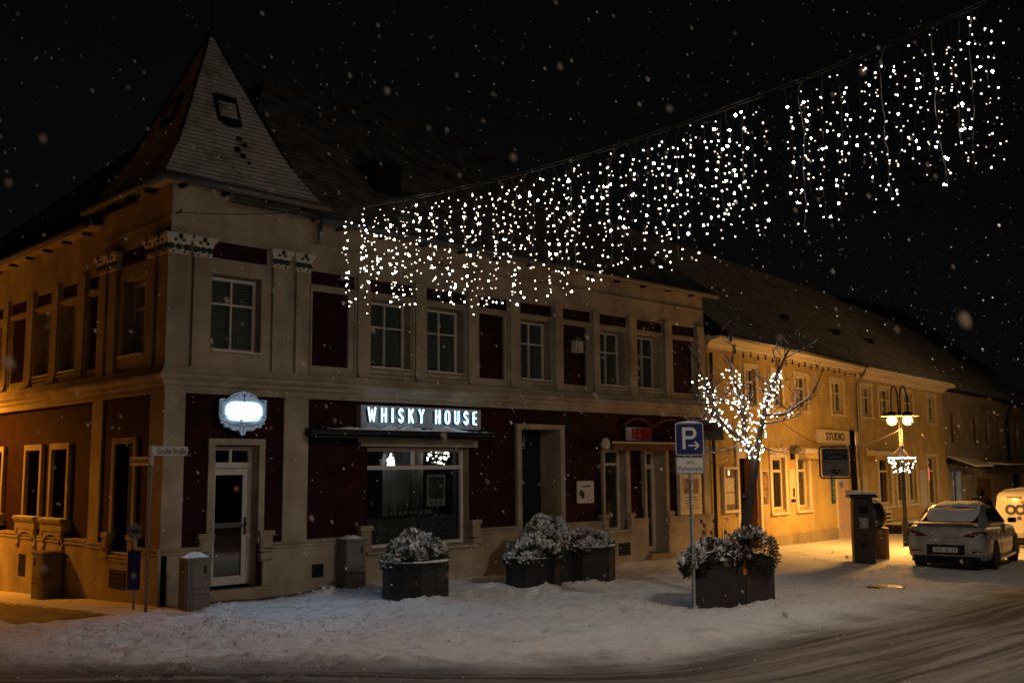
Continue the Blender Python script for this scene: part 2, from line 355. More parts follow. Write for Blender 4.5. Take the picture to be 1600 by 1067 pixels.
def groundmat():
    mt,nt,b=nodes('snowy_ground'); N=nt.nodes.new; L=nt.links.new
    b.inputs['Specular IOR Level'].default_value=.25
    tc=N('ShaderNodeTexCoord'); sp=N('ShaderNodeSeparateXYZ'); L(tc.outputs['Object'],sp.inputs[0])
    def math_(op,a,bv=None,c=None):
        n=N('ShaderNodeMath'); n.operation=op
        for i,x in enumerate((a,bv,c)):
            if x is None: continue
            if isinstance(x,(int,float)): n.inputs[i].default_value=x
            else: L(x,n.inputs[i])
        return n.outputs[0]
    def noise(sc,det=5,vec=None,rough=.55):
        n=N('ShaderNodeTexNoise'); n.inputs['Scale'].default_value=sc; n.inputs['Detail'].default_value=det; n.inputs['Roughness'].default_value=rough
        L(vec or tc.outputs['Object'],n.inputs['Vector']); return n.outputs['Fac']
    def sstep(v,e0,e1):
        n=N('ShaderNodeMapRange'); n.interpolation_type='SMOOTHSTEP'; n.inputs[1].default_value=e0; n.inputs[2].default_value=e1; L(v,n.inputs[0]); return n.outputs[0]
    def mix(f,a,bb):
        n=N('ShaderNodeMixRGB'); 
        if isinstance(f,(int,float)): n.inputs[0].default_value=f
        else: L(f,n.inputs[0])
        for i,x in ((1,a),(2,bb)):
            if isinstance(x,tuple): n.inputs[i].default_value=(*x,1)
            else: L(x,n.inputs[i])
        return n.outputs[0]
    X,Y=sp.outputs['X'],sp.outputs['Y']
    snow=mix(noise(7,6),(.66,.65,.65),(.90,.90,.90))
    # trodden pavement: grey trails where feet have gone
    tread=sstep(noise(1.6,7,rough=.7),.50,.66)
    snow=mix(math_('MULTIPLY',tread,.55),snow,(.50,.48,.46))
    # bare scrapes, stretched along the street
    mp=N('ShaderNodeMapping'); mp.inputs['Scale'].default_value=(1.1,5.5,1); mp.inputs['Rotation'].default_value=(0,0,R(-3)); L(tc.outputs['Object'],mp.inputs['Vector'])
    scr=sstep(noise(1.6,7,mp.outputs[0],.68),.60,.70)
    snow=mix(math_('MULTIPLY',scr,.55),snow,(.12,.105,.095))
    # the carriageway: churned brown snow with wheel tracks along it
    sm=N('ShaderNodeMath'); sm.operation='SMOOTH_MAX'; sm.inputs[1].default_value=0; sm.inputs[2].default_value=1.5; L(math_('SUBTRACT',1.2,X),sm.inputs[0])
    v_=math_('SUBTRACT',math_('MULTIPLY_ADD',sm.outputs[0],1.12,-8.45),Y)
    cx_=N('ShaderNodeCombineXYZ'); L(math_('MULTIPLY',X,.12),cx_.inputs[0]); L(math_('MULTIPLY',v_,3.0),cx_.inputs[1]); mp2=cx_
    tr=sstep(noise(1.5,8,mp2.outputs[0],.62),.36,.66)
    fine=noise(26,4)
    slush=mix(tr,(.05,.042,.036),(.30,.265,.235))
    slush=mix(math_('MULTIPLY',fine,.35),slush,(.12,.10,.085))
    edge=math_('MULTIPLY_ADD',noise(.9,5),1.6,v_)
    rd=sstep(edge,.15,1.9)
    c=mix(rd,snow,slush)
    # bare wet patch beside the left wall
    jx=math_('MULTIPLY_ADD',noise(5,5),.5,X); jy=math_('MULTIPLY_ADD',noise(4,5),.5,Y)
    def band(v,a0,a1,w): return math_('MULTIPLY',sstep(v,a0-w,a0+w),math_('SUBTRACT',1.0,sstep(v,a1-w,a1+w)))
    bp_=math_('MULTIPLY',band(jx,-2.05,-.72,.09),band(jy,-.2,5.9,.12))
    c=mix(math_('MULTIPLY',bp_,.93),c,(.042,.036,.03))
    # thawed strip at the foot of the facade
    jy2=math_('MULTIPLY_ADD',noise(6,6,rough=.7),.9,Y)
    st=math_('MULTIPLY',band(jx,.7,3.9,.3),math_('MULTIPLY',sstep(jy2,-.18,.12),1.0))
    c=mix(math_('MULTIPLY',st,.9),c,(.03,.027,.022))
    L(c,b.inputs['Base Color'])
    wet=math_('ADD',bp_,math_('MULTIPLY',rd,.25))
    rg=N('ShaderNodeMapRange'); L(wet,rg.inputs[0]); rg.inputs[3].default_value=.9; rg.inputs[4].default_value=.45; L(rg.outputs[0],b.inputs['Roughness'])
    hsum=math_('ADD',math_('MULTIPLY',noise(30,5,rough=.65),.6),math_('MULTIPLY',noise(9,5),.8))
    bp=N('ShaderNodeBump'); bp.inputs['Strength'].default_value=.8; bp.inputs['Distance'].default_value=.05; L(hsum,bp.inputs['Height']); L(bp.outputs[0],b.inputs['Normal'])
    return mt
ground.data.materials.append(groundmat())

# ------------------------------------------------------------------ wall and window builders
def wall(tf,s0,s1,z0,z1,ops,d,name,mt,parent,rmat=None):
    mb=MB(tf)
    S=sorted({s0,s1,*[o[0] for o in ops],*[o[1] for o in ops]}); Zs=sorted({z0,z1,*[o[2] for o in ops],*[o[3] for o in ops]})
    S=[s for s in S if s0<=s<=s1]; Zs=[z for z in Zs if z0<=z<=z1]
    for a,b in zip(S,S[1:]):
        for c,e in zip(Zs,Zs[1:]):
            ms,mz=(a+b)/2,(c+e)/2
            if any(o[0]<ms<o[1] and o[2]<mz<o[3] for o in ops): continue
            mb.quad((a,d,c),(b,d,c),(b,d,e),(a,d,e))
    m1=mb; reveals=[]
    for o in ops:
        a,b,c,e,dp=o
        mb=MB(tf) if rmat else m1
        if rmat: reveals.append(mb)
        mb.quad((a,d,c),(a,d-dp,c),(a,d-dp,e),(a,d,e)); mb.quad((b,d,c),(b,d,e),(b,d-dp,e),(b,d-dp,c))
        mb.quad((a,d,e),(a,d-dp,e),(b,d-dp,e),(b,d,e)); mb.quad((a,d,c),(b,d,c),(b,d-dp,c),(a,d-dp,c))
    w=m1.build(name,mt,parent,recalc=False)
    for r_ in reveals: r_.build('reveal',rmat,w,recalc=False)
    return w
def window(parent,tf,s0,s1,z0,z1,d,cols=2,tz=.62,fw=.06,name='window',mt=None,blind=True,gl=None,back=None,sill=True,label=None,bw=.035,bar=True):
    mt=mt or M['white']
    mb=MB(tf); t=.06
    mb.box(s0,s0+fw,d,d+t,z0,z1); mb.box(s1-fw,s1,d,d+t,z0,z1); mb.box(s0+fw,s1-fw,d,d+t,z0,z0+fw); mb.box(s0+fw,s1-fw,d,d+t,z1-fw,z1)
    zt=z0+(z1-z0)*tz
    if bar: mb.box(s0+fw,s1-fw,d+.004,d+t+.008,zt-bw/2,zt+bw/2)
    w=(s1-s0-2*fw)/cols
    for k in range(1,cols):
        sc=s0+fw+w*k; mb.box(sc-bw/2,sc+bw/2,d+.002,d+t+.004,z0+fw,z1-fw)
    f=mb.build(name,mt,parent,label=label)
    zr=[(z0+fw,zt-bw/2),(zt+bw/2,z1-fw)] if bar else [(z0+fw,z1-fw)]
    for k in range(cols):
        a=s0+fw+w*k+(bw/2 if k else 0); b=s0+fw+w*(k+1)-(bw/2 if k<cols-1 else 0)
        for c,e in zr:
            MB(tf).quad((a,d+.02,c),(b,d+.02,c),(b,d+.02,e),(a,d+.02,e)).build('pane',gl or M['glass'],f,recalc=False)
    if blind:
        m2=MB(tf); n=int((z1-z0-.1)/.05)
        for k in range(n):
            zz=z1-.05-k*.05; m2.quad((s0+.02,d-.06,zz),(s1-.02,d-.06,zz),(s1-.02,d-.03,zz-.046),(s0+.02,d-.03,zz-.046))
        m2.build('blind',M['blind'],f,recalc=False)
    MB(tf).quad((s0,d-.09,z0),(s1,d-.09,z0),(s1,d-.09,z1),(s0,d-.09,z1)).build('shaded_room',back or M['dark'],f,recalc=False)
    if sill:
        MB(tf).box(s0,s1,d+t+.002,d+.34,z0-.03,z0-.004).build('sill',M['white'],f)
    return f
def sweepL(profile,x_end,y_end,name,mt,parent,origin=None,x0=0,y0=0,smooth=False):
    mb=MB(); n=len(profile); V=[]; F=[]
    for d,z in profile: V+=[(x0-d,y_end,z),(x0-d,y0-d,z),(x_end,y0-d,z)]
    for i in range(n):
        j=(i+1)%n
        F+=[(3*i,3*j,3*j+1,3*i+1),(3*i+1,3*j+1,3*j+2,3*i+2)]
    F+=[tuple(3*i for i in range(n)),tuple(3*i+2 for i in range(n))]
    return mb.add(V,F).build(name,mt,parent,smooth=smooth)

# ------------------------------------------------------------------ the corner house
house=thing('corner_house','two storey corner house with pointed corner tower, beige plaster and maroon panels','house',(0,0,0))
MEND=15.57; LEND=16.0
WD,PD=-.08,.0          # wing wall and wing pilaster planes
# -- ground floor openings: main front
gf_ops=[(4.2,6.85,.61,2.6,.26),(8.36,9.62,-.4,3.05,.62),(11.2,12.0,.63,2.6,.24),(12.15,12.72,1.15,2.6,.06),(12.8,13.6,-.3,2.6,.4)]
wall(TM,2.7,MEND,-.6,3.52,gf_ops,-.06,'ground_floor_wall',M['maroon'],house,M['beige'])
wall(TM,-.02,2.75,-.6,3.52,[(.93,1.78,.16,2.62,.3)],-.02,'tower_ground_floor_wall',M['maroon'],house,M['beige'])
wall(TL,0,2.95,-.6,3.52,[(1.12,1.9,.75,2.66,.3)],-.02,'tower_side_wall',M['maroon'],house)  # jambs maroon too, their shade put into the colour
lops=[(4.15,4.95,1.25,2.62,.28),(5.6,6.4,1.25,2.62,.28),(7.9,8.75,1.25,2.62,.28),(9.35,10.2,1.25,2.62,.28),(11.6,12.4,1.25,2.62,.28)]
wall(TL,2.9,LEND,-1.2,3.52,lops,-.06,'side_ground_floor_wall',M['maroon'],house)  # reveals stay dark maroon, standing in for unlit jambs
# -- upper floor
bays=[(2.84,3.91,'b',2.9,3.73),(4.2,5.36,'w',4.27,5.28),(5.64,6.81,'w',5.72,6.73),(7.1,8.07,'b',7.18,7.93),(8.38,9.53,'w',8.46,9.44),
      (9.8,10.89,'b',9.88,10.7),(11.12,12.28,'w',11.2,12.16),(12.56,13.73,'w',12.66,13.6),(14.04,15.18,'b',14.15,15.02)]
pil=[(3.91,4.2),(5.36,5.64),(6.81,7.1),(8.07,8.38),(9.53,9.8),(10.89,11.12),(12.28,12.56),(13.73,14.04),(15.18,15.5)]
lbays=[(2.98,3.65,'b',3.02,3.58),(4.04,5.05,'w',4.1,4.98),(5.4,6.47,'w',5.47,6.4),(6.86,8.04,'b',6.98,7.92),(8.36,9.4,'w',8.43,9.33),(9.72,10.8,'w',9.8,10.72),(11.1,12.2,'b',11.2,12.1),(12.5,13.6,'w',12.6,13.5)]
lpil=[(3.65,4.04),(5.05,5.4),(6.47,6.86),(8.04,8.36),(9.4,9.72),(10.8,11.1),(12.2,12.5),(13.6,13.9)]
def upper(tf,s0,s1,bb,pp,ztop):
    ops=[]
    for a,b,k,o0,o1 in bb:
        ops.append((a+.03,b-.03,5.69,5.94,.035))
        ops.append((o0,o1,4.13,5.56,.06) if k=='b' else (o0,o1,4.15,5.56,.3))
    w=wall(tf,s0,s1,3.5,ztop,ops,WD,'upper_wall',M['beige'],house)
    for a,b,k,o0,o1 in bb:
        MB(tf).box(a+.03,b-.03,WD-.06,WD-.03,5.69,5.94).build('frieze_panel',M['maroon'],house)
        if k=='b': MB(tf).box(o0,o1,WD-.09,WD-.055,4.13,5.56).build('blind_panel',M['maroon'],house)
        else:
            window(house,tf,o0,o1,4.19,5.54,WD-.29,fw=.055)
            MB(tf).box(o0-.06,o1+.06,WD+.002,WD+.05,4.06,4.12).build('window_ledge',M['beige'],house)
        # moulded frame round each bay
        m=MB(tf); m.box(a+.0,a+.05,WD+.001,WD+.035,3.96,5.66); m.box(b-.05,b,WD+.001,WD+.035,3.96,5.66); m.box(a+.05,b-.05,WD+.001,WD+.035,5.60,5.66); m.box(a+.05,b-.05,WD+.001,WD+.035,3.96,4.04)
        m.build('bay_frame',M['beige'],house,bevel=.008)
    for a,b in pp:
        m=MB(tf); m.prism([(WD-.01,5.99),(PD,5.99),(PD,4.16),(PD+.015,4.12),(PD+.02,4.05),(PD+.05,3.98),(PD+.10,3.945),(WD-.01,3.945)],a,b,0)
        m.build('pilaster',M['beige'],house,bevel=.008)
upper(TM,2.75,MEND,bays,pil,6.9); upper(TL,2.9,LEND,lbays,lpil,6.9)
# end wall and rear walls (close the shell)
MB().quad((MEND,.06,-.6),(MEND,8.2,-.6),(MEND,8.2,6.9),(MEND,.06,6.9)).build('end_wall',M['beige'],house,recalc=False)
MB().quad((.05,LEND,-1),(8,LEND,-1),(8,LEND,6.9),(.05,LEND,6.9)).build('rear_wall',M['beige'],house,recalc=False)
MB().quad((8,8.2,-1),(MEND,8.2,-1),(MEND,8.2,6.9),(8,8.2,6.9)).build('courtyard_wall',M['beige'],house,recalc=False)
MB().quad((8,8.2,-1),(8,LEND,-1),(8,LEND,6.9),(8,8.2,6.9)).build('courtyard_wall',M['beige'],house,recalc=False)
MB().box(.3,MEND-.05,.75,8.1,3.45,3.5).build('floor_slab',M['dark'],house)
# -- tower upper storey
TW=2.8; TD=-.02
wall(TM,0.02,TW,3.5,7.12,[(.80,1.78,4.24,5.62,.28),(.80,1.88,5.90,6.2,.03)],TD,'tower_upper_wall',M['beige'],house)
wall(TL,0.02,2.95,3.5,7.12,[(.92,1.88,4.2,5.62,.28),(.88,1.96,5.90,6.2,.03)],TD,'tower_upper_side_wall',M['beige'],house)
MB().quad((TW,.02,3.5),(TW,2.95,3.5),(TW,2.95,7.12),(TW,.02,7.12)).build('tower_return_wall',M['beige'],house,recalc=False)
MB().quad((.02,2.95,3.5),(TW,2.95,3.5),(TW,2.95,7.12),(.02,2.95,7.12)).build('tower_return_wall',M['beige'],house,recalc=False)
MB(TM).box(.80,1.88,TD-.06,TD-.028,5.9,6.2).build('frieze_panel',M['maroon'],house)
MB(TL).box(.88,1.96,TD-.06,TD-.028,5.9,6.2).build('frieze_panel',M['maroon'],house)
window(house,TM,.80,1.78,4.27,5.60,TD-.27,fw=.06,tz=.64)
window(house,TL,.92,1.88,4.24,5.60,TD-.27,fw=.06,tz=.64)
# tower pilasters with leafy painted capitals
leaf_me=None
def capital(tf,a,b,mirror=False):
    z0,z1=5.86,6.2; d=.055
    prof=[(0,z0),(.02,z0+.03),(.012,z0+.05),(.02,z0+.14),(.05,z0+.24),(.085,z0+.285),(.085,z1)]
    mb=MB(tf); V=[];F=[]
    for e,z in prof: V+=[(a-e,d-.07,z),(a-e,d+e,z),(b+e,d+e,z),(b+e,d-.07,z)]
    for i in range(len(prof)-1):
        for k in range(3): F.append((4*i+k,4*i+k+1,4*i+4+k+1,4*i+4+k))
    F+=[(0,1,2,3),tuple(4*(len(prof)-1)+k for k in (3,2,1,0))]
    c=mb.add(V,F).build('capital',M['capital'],house)
    def blob(sc,zc,rw,rh,dd,nm,n=10,pointy=True):
        m=MB(tf); P=[]
        for k in range(n):
            an=2*math.pi*k/n; rr=1.0+(.22 if k%2 else -.14)*(1 if pointy else 0)
            P.append((sc+rw*rr*math.cos(an),zc+rh*rr*math.sin(an)))
        V=[(p,dd,q) for p,q in P]+[(sc,dd+.035,zc)]
        m.add(V,[(k,(k+1)%n,n) for k in range(n)]).build(nm,M['leafgreen'],c)
    mid=(a+b)/2; w=b-a
    for off in (-.42,0,.42): blob(mid+off*w,z0+.125,.068,.062,d+.022,'leaf')
    for off in (-.22,.22): blob(mid+off*w,z0+.235,.034,.03,d+.055,'leaf',8)
    blob(mid,z1-.055,.045,.05,d+.09,'rosette',10,False)
    for off in (-.3,.3): blob(mid+off*w,z0+.03,.025,.02,d+.022,'leaf',6)
def tpil(tf,a,b):
    MB(tf).box(a,b,TD-.02,.055,3.94,5.86).build('pilaster',M['beige'],house,bevel=.01)
    capital(tf,a,b)
for a,b in ((.42,.72),(1.98,2.27),(2.47,2.75)): tpil(TM,a,b)
for a,b in ((.46,.76),(2.05,2.38),(2.52,2.85)): tpil(TL,a,b)
MB().box(-.055,.30,-.055,.32,3.94,5.86).build('corner_pilaster',M['beige'],house,bevel=.01)
capital(TM,-.05,.29); capital(TL,-.02,.31)
# ground floor pilasters
for a,b,nm in ((2.28,2.80,'pilaster'),): MB(TM).box(a,b,-.05,.02,.86,3.5).build(nm,M['beige'],house,bevel=.008)
MB().box(-.02,.36,-.02,.52,.86,3.5).build('corner_pilaster',M['beige'],house,bevel=.008)
MB(TL).box(2.5,2.98,-.05,.02,.86,3.5).build('pilaster',M['beige'],house,bevel=.008)
MB(TM).box(15.3,MEND+.01,-.07,-.01,.86,3.5).build('pilaster',M['beige'],house,bevel=.008)
# plinth and its moulding
def plinth(tf,a,b,z1=.9,z0=-.6,dd=.05):
    MB(tf).prism([(-.1,z0),(dd,z0),(dd,z1-.11),(dd+.025,z1-.10),(dd+.025,z1-.07),(dd,z1-.06),(dd+.03,z1-.03),(dd+.03,z1-.005),(-.1,z1+.02)],a,b,0).build('plinth',M['beige'],house)
for a,b,z in ((.0,.84,.9),(1.88,4.1,.9),(4.1,6.95,.6),(6.95,8.28,.9),(9.7,11.1,.9),(11.1,12.06,.6),(12.06,12.78,.9),(13.62,MEND+.02,.9)): plinth(TM,a,b,z)
for a,b,z in ((-.05,1.02,.9),(1.02,2.0,.72),(2.0,2.96,.9),(2.96,LEND,.92)): plinth(TL,a,b,z,-1.2)
# cellar vents
def vent(tf,a,b,z0,z1,dd=.052):
    m=MB(tf); m.box(a,b,dd,dd+.004,z0,z1); v=m.build('cellar_vent',M['dark'],house)
    m=MB(tf)
    for k in range(4):
        zz=z0+(z1-z0)*(k+.5)/4; m.box(a+.01,b-.01,dd+.005,dd+.016,zz-.008,zz+.008)
    m.build('grille',M['darkmetal'],v)
vent(TM,2.9,3.15,.22,.46); vent(TM,11.6,12.05,.05,.35); vent(TL,1.15,1.85,.16,.48); vent(TL,6.0,6.4,.05,.5)
# main cornice between the storeys, eaves boards
CP=[(-.1,3.49),(.05,3.49),(.05,3.54),(.035,3.56),(.035,3.60),(.085,3.635),(.085,3.69),(.15,3.73),(.17,3.75),(.17,3.80),(.13,3.83),(.09,3.90),(.06,3.945),(-.1,3.96)]
sweepL(CP,MEND,LEND,'string_course',M['beige'],house)
MB(TM).prism([(-.09,6.42),(-.03,6.42),(-.03,6.46),(-.09,6.48)],2.8,MEND).build('frieze_moulding',M['beige'],house)
sweepL([(-.05,6.48),(.01,6.48),(.01,6.52),(-.05,6.54)],2.8,2.95,'frieze_moulding',M['beige'],house)
# eaves soffit and gutters
MB(TM).box(2.8,MEND+.15,-.1,.2,6.84,6.88).build('soffit',M['beige'],house)
MB(TL).box(2.95,LEND,-.1,.2,6.84,6.88).build('soffit',M['beige'],house)
def gutter(pts,nm='gutter',r=.075):
    MB().tube(pts,r,10).build(nm,M['gutter'],house,smooth=True)
gutter([(2.85,-.27,6.87),(MEND+.2,-.27,6.83)]); gutter([(-.27,3.0,6.87),(-.27,LEND,6.83)])
gutter([(-.27,-.27,7.13),(3.05,-.27,7.10)]); gutter([(-.27,-.27,7.13),(-.27,3.18,7.10)])
MB().lathe([(.05,0),(.05,.42)],(2.92,-.12,6.44),8).build('downpipe_head',M['zinc'],house,smooth=True)
MB().box(-.2,2.98,-.2,3.1,7.10,7.16).build('tower_soffit',M['beige'],house)
for s in (.12,.92,1.72,2.52): MB(TM).box(s,s+.07,.0,.2,7.02,7.098).build('rafter_end',M['dark'],house)
for s in (.6,1.4,2.2): MB(TL).box(s,s+.07,.0,.2,7.02,7.098).build('rafter_end',M['dark'],house)
k=0; s=3.4
while s<MEND:
    MB(TM).box(s,s+.055,-.08,.1,6.785,6.838).build('rafter_end',M['dark'],house); s+=1.05
s=3.6
while s<12:
    MB(TL).box(s,s+.055,-.08,.1,6.785,6.838).build('rafter_end',M['dark'],house); s+=1.05
# roofs
rf=MB(); e=-.27; zr=11.2; ze=6.86
rf.add([(1.0,e,ze),(MEND+.3,e,ze),(10.6,4.1,zr),(4.1,4.1,zr),(MEND+.3,8.6,ze),(4.1,8.6,ze)],[(0,1,2,3),(1,4,2),(4,5,3,2)])
rf.add([(e,1.0,ze),(4.1,4.1,zr),(4.1,12,zr),(e,LEND+.3,ze),(8.6,8.6,ze),(8.6,LEND+.3,ze)],[(0,1,2,3),(1,4,5,2),(3,2,5)])
roof=rf.build('roof',M['slate'],house,recalc=False)
ch=MB(); ch.box(4.95,5.65,.9,1.5,7.5,8.66).box(4.90,5.70,.86,1.54,8.66,8.74).build('chimney',mat('dark_brick',(.012,.010,.009),.9,var=.3,scale=20,bump=.3),roof)  # brick colour near black all over
MB().tube([(5.2,1.2,8.7),(5.2,1.2,8.8),(5.05,1.1,8.98),(4.98,1.05,9.06)],.02,6).build('chimney_pipe',M['darkmetal'],roof)
# tower roof in courses of scales
tc=(1.35,1.42)
prof=[(7.14,1.68),(7.22,1.58),(7.36,1.47),(7.6,1.33),(7.9,1.15),(8.4,.92),(9.27,.56),(10.07,.23),(10.62,.02)]
def tw(z):
    for (za,wa),(zb,wb) in zip(prof,prof[1:]):
        if za<=z<=zb: return wa+(wb-wa)*(z-za)/(zb-za)
    return .02
NC=44; tr=MB()
zz=[7.14+(10.62-7.14)*i/NC for i in range(NC+1)]
nseg=26
for side in range(4):
    ca,sa=[(1,0),(0,1),(-1,0),(0,-1)][side]
    for i in range(NC):
        w0=tw(zz[i])+.014; w1=tw(zz[i+1])+.002
        V=[];F=[]
        for k in range(nseg+1):
            t=-1+2*k/nseg
            sc=.012*abs(math.sin(math.pi*(k+.5*(i%2))))+.008*random.random()
            for w,z in ((w0,zz[i]-sc*1.2-.01),(w1,zz[i+1])):
                lx,ly=t*w,-w
                V.append((tc[0]+lx*ca-ly*sa,tc[1]+lx*sa+ly*ca,z))
        for k in range(nseg): F.append((2*k,2*k+2,2*k+3,2*k+1))
        tr.add(V,F)
troof=tr.build('tower_roof',M['towerroof'],house,recalc=False)
for sx,sy in ((-1,-1),(1,-1),(-1,1),(1,1)):
    pts=[(tc[0]+sx*(tw(z)+.015),tc[1]+sy*(tw(z)+.015),z+.01) for z in np.linspace(7.9,10.6,14)]
    MB().tube(pts,.028,6).build('hip_ridge',M['darkmetal'],troof,smooth=True)
MB().lathe([(.06,0),(.09,.06),(.03,.14),(.05,.2),(.014,.3),(.010,1.5)],(tc[0],tc[1],10.55),8).build('finial',M['darkmetal'],troof,smooth=True)
def hatch(side):
    ca,sa=[(1,0),(0,-1)][side]
    def tfh(lx,o,z):
        w=tw(z)+.02+o; ly=-w
        if side==0: return (tc[0]+lx,tc[1]-w,z)
        return (tc[0]-w,tc[1]-lx,z)
    m=MB(tfh); zs=(8.62,9.24)
    fr=MB(tfh)
    for a,b,c,e in ((-.23,-.19,8.66,9.2),(.19,.23,8.66,9.2),(-.19,.19,9.06,9.2),(-.19,.19,8.66,8.70)): fr.box(a,b,-.02,.05,c,e)
    h=fr.build('roof_hatch',M['darkmetal'],troof)
    MB(tfh).box(-.19,.19,0,.03,8.70,9.06).build('hatch_snow',M['towerroof'],h)
    MB(tfh).prism([(-.24,8.64),(.28,8.66),(.22,8.56),(.02,8.52),(-.16,8.57)],.0,.02,1).build('lead_apron',M['dark'],h)
hatch(0); hatch(1)
for k in range(9):
    t=k/8; z=8.3-1.0*t; w=tw(z)+.03
    MB().ball((tc[0]+.12+.1*math.sin(k*2.1),tc[1]-w,z),.05-.02*t+.02*random.random(),7,4,.9).build('snow_free_slate',M['dark'],troof) if k<5 else None
# wall hook on the tower
MB().tube([(.1,0,6.57),(.1,-.13,6.57),(.1,-.16,6.6)],.018,6).build('wall_hook',M['darkmetal'],house)

# -- glazed door of the tower
dm=MB(TM); a,b,z0,z1=.93,1.78,.2,2.6; d=-.29
dm.box(a,a+.07,d,d+.07,z0,z1).box(b-.07,b,d,d+.07,z0,z1).box(a+.07,b-.07,d,d+.07,z1-.07,z1).box(a+.07,b-.07,d,d+.08,2.22,2.32).box((a+b)/2-.025,(a+b)/2+.025,d,d+.07,2.32,z1-.07)
dm.box(a+.07,a+.15,d+.01,d+.065,z0,2.21).box(b-.17,b-.08,d+.01,d+.065,z0,2.21).box(a+.15,b-.17,d+.01,d+.065,z0,z0+.15).box(a+.15,b-.17,d+.01,d+.065,2.10,2.21)
door=dm.build('shop_door',M['white'],house,bevel=.004)
for p,q,c,e in ((a+.07,(a+b)/2-.025,2.32,z1-.07),((a+b)/2+.025,b-.07,2.32,z1-.07),(a+.15,b-.17,z0+.15,2.10)):
    MB(TM).quad((p,d+.03,c),(q,d+.03,c),(q,d+.03,e),(p,d+.03,e)).build('pane',M['glass'],door,recalc=False)
MB(TM).box(a+.16,b-.18,d+.032,d+.036,1.18,1.27).build('door_film',mat('frosted_film',(.10,.11,.11),.7,var=.2),door)
MB(TM).tube([(b-.12,d+.065,1.26),(b-.12,d+.12,1.26),(b-.12,d+.12,1.22),(b-.2,d+.12,1.22)],.012,6).build('handle',M['darkmetal'],door)
MB(TM).box(b-.14,b-.10,d+.066,d+.075,1.05,1.36).build('lock_plate',M['darkmetal'],door)
MB(TM).box(.6,2.1,-1.4,-1.35,0,2.7).build('door_backdrop',M['dark'],door)
MB(TM).ball((1.62,d-.18,1.85),.045,8,6).build('door_ornament',emis('red_ornament',(.5,.05,.03),.25),door)
fm=MB(TM); fm.box(.80,.93,-.018,.035,.9,2.62).box(1.78,1.90,-.018,.035,.9,2.62).box(.80,1.90,-.018,.035,2.62,2.73)
fm.build('door_surround',M['beige'],house,bevel=.006)
MB(TM).box(.75,2.0,-.3,.16,-.4,.16).build('door_step',M['plinthy'],house,bevel=.01)
def scroll(tf,s0,s1,z0,z1):
    m=MB(tf); m.box(s0-.03,s1+.03,-.05,.10,z1-.09,z1).box(s0,s1,-.05,.075,z0+.18,z1-.09).box(s0+.03,s1-.03,.075,.095,z0+.24,z1-.13).box(s0-.01,s1+.01,-.05,.09,z0+.10,z0+.15)
    m.prism([(-.05,z0),(.07,z0+.02),(.10,z0+.07),(.09,z0+.10),(-.05,z0+.10)],s0,s1,0)
    m.build('scroll_block',M['beige'],house,bevel=.006)
scroll(TM,.66,.90,.58,1.12); scroll(TM,1.82,2.06,.58,1.12)
scroll(TM,3.98,4.22,.56,1.1); scroll(TM,6.84,7.06,.56,1.1); scroll(TL,.86,1.1,.6,1.1); scroll(TL,1.92,2.16,.6,1.1)
scroll(TM,11.02,11.22,.5,1.05); scroll(TM,12.05,12.2,.5,1.05); scroll(TM,13.58,13.8,.5,1.05)
# tower side window
window(house,TL,1.12,1.9,.78,2.64,-.31,cols=1,tz=.8,blind=False)
fm=MB(TL); fm.box(1.0,1.12,-.018,.03,.9,2.66).box(1.9,2.02,-.018,.03,.9,2.66).box(1.0,2.02,-.018,.03,2.66,2.77); fm.build('window_surround',M['beige'],house,bevel=.006)
# side street windows with bracketed sills
for i,(a,b) in enumerate(((4.15,4.95),(5.6,6.4),(7.9,8.75),(9.35,10.2),(11.6,12.4))):
    fm=MB(TL); fm.box(a-.11,a,-.058,.02,1.25,2.62).box(b,b+.11,-.058,.02,1.25,2.62).box(a-.11,b+.11,-.058,.02,2.62,2.74)
    fm.build('window_surround',M['beige'],house,bevel=.006)
    if i==1:
        MB(TL).box(a,b,-.32,-.26,1.25,2.62).build('boarded_window',M['maroon'],house)
    else: window(house,TL,a,b,1.27,2.62,-.34,cols=1,tz=.72,blind=False,fw=.07,bw=.07)
    sm=MB(TL); sm.prism([(-.06,1.14),(.09,1.14),(.15,1.19),(.17,1.23),(.17,1.26),(-.06,1.27)],a-.2,b+.2,0)
    sm.box(a-.17,b+.17,-.06,.12,1.02,1.14); sill=sm.build('bracketed_sill',M['beige'],house,bevel=.006)
    for q in (a-.15,b+.03):
        MB(TL).prism([(.05,.62),(.08,.64),(.11,.69),(.08,.74),(.075,.80),(.125,.96),(.125,1.02),(.05,1.02)],q,q+.12,0).build('bracket',M['beige'],sill)
    am=MB(TL); n=10; V=[]; a0,b0=a-.03,b+.03; c=(a0+b0)/2; h=(b0-a0)/2
    for k in range(n+1):
        an=math.pi*k/n; x=c-h*math.cos(an); zz_=.78+.18*math.sin(an); V+=[(x,.055,zz_),(x,.105,zz_),(x,.105,1.02),(x,.055,1.02)]
    am.add(V,[(4*k+1,4*k+5,4*k+6,4*k+2) for k in range(n)]+[(4*k,4*k+4,4*k+5,4*k+1) for k in range(n)]); am.build('sill_arch',M['beige'],sill,recalc=False)
    MB(TL).box(a-.18,b+.18,-.02,.155,1.262,1.28).build('snow_cover',M['snow'],sill,bevel=.01)
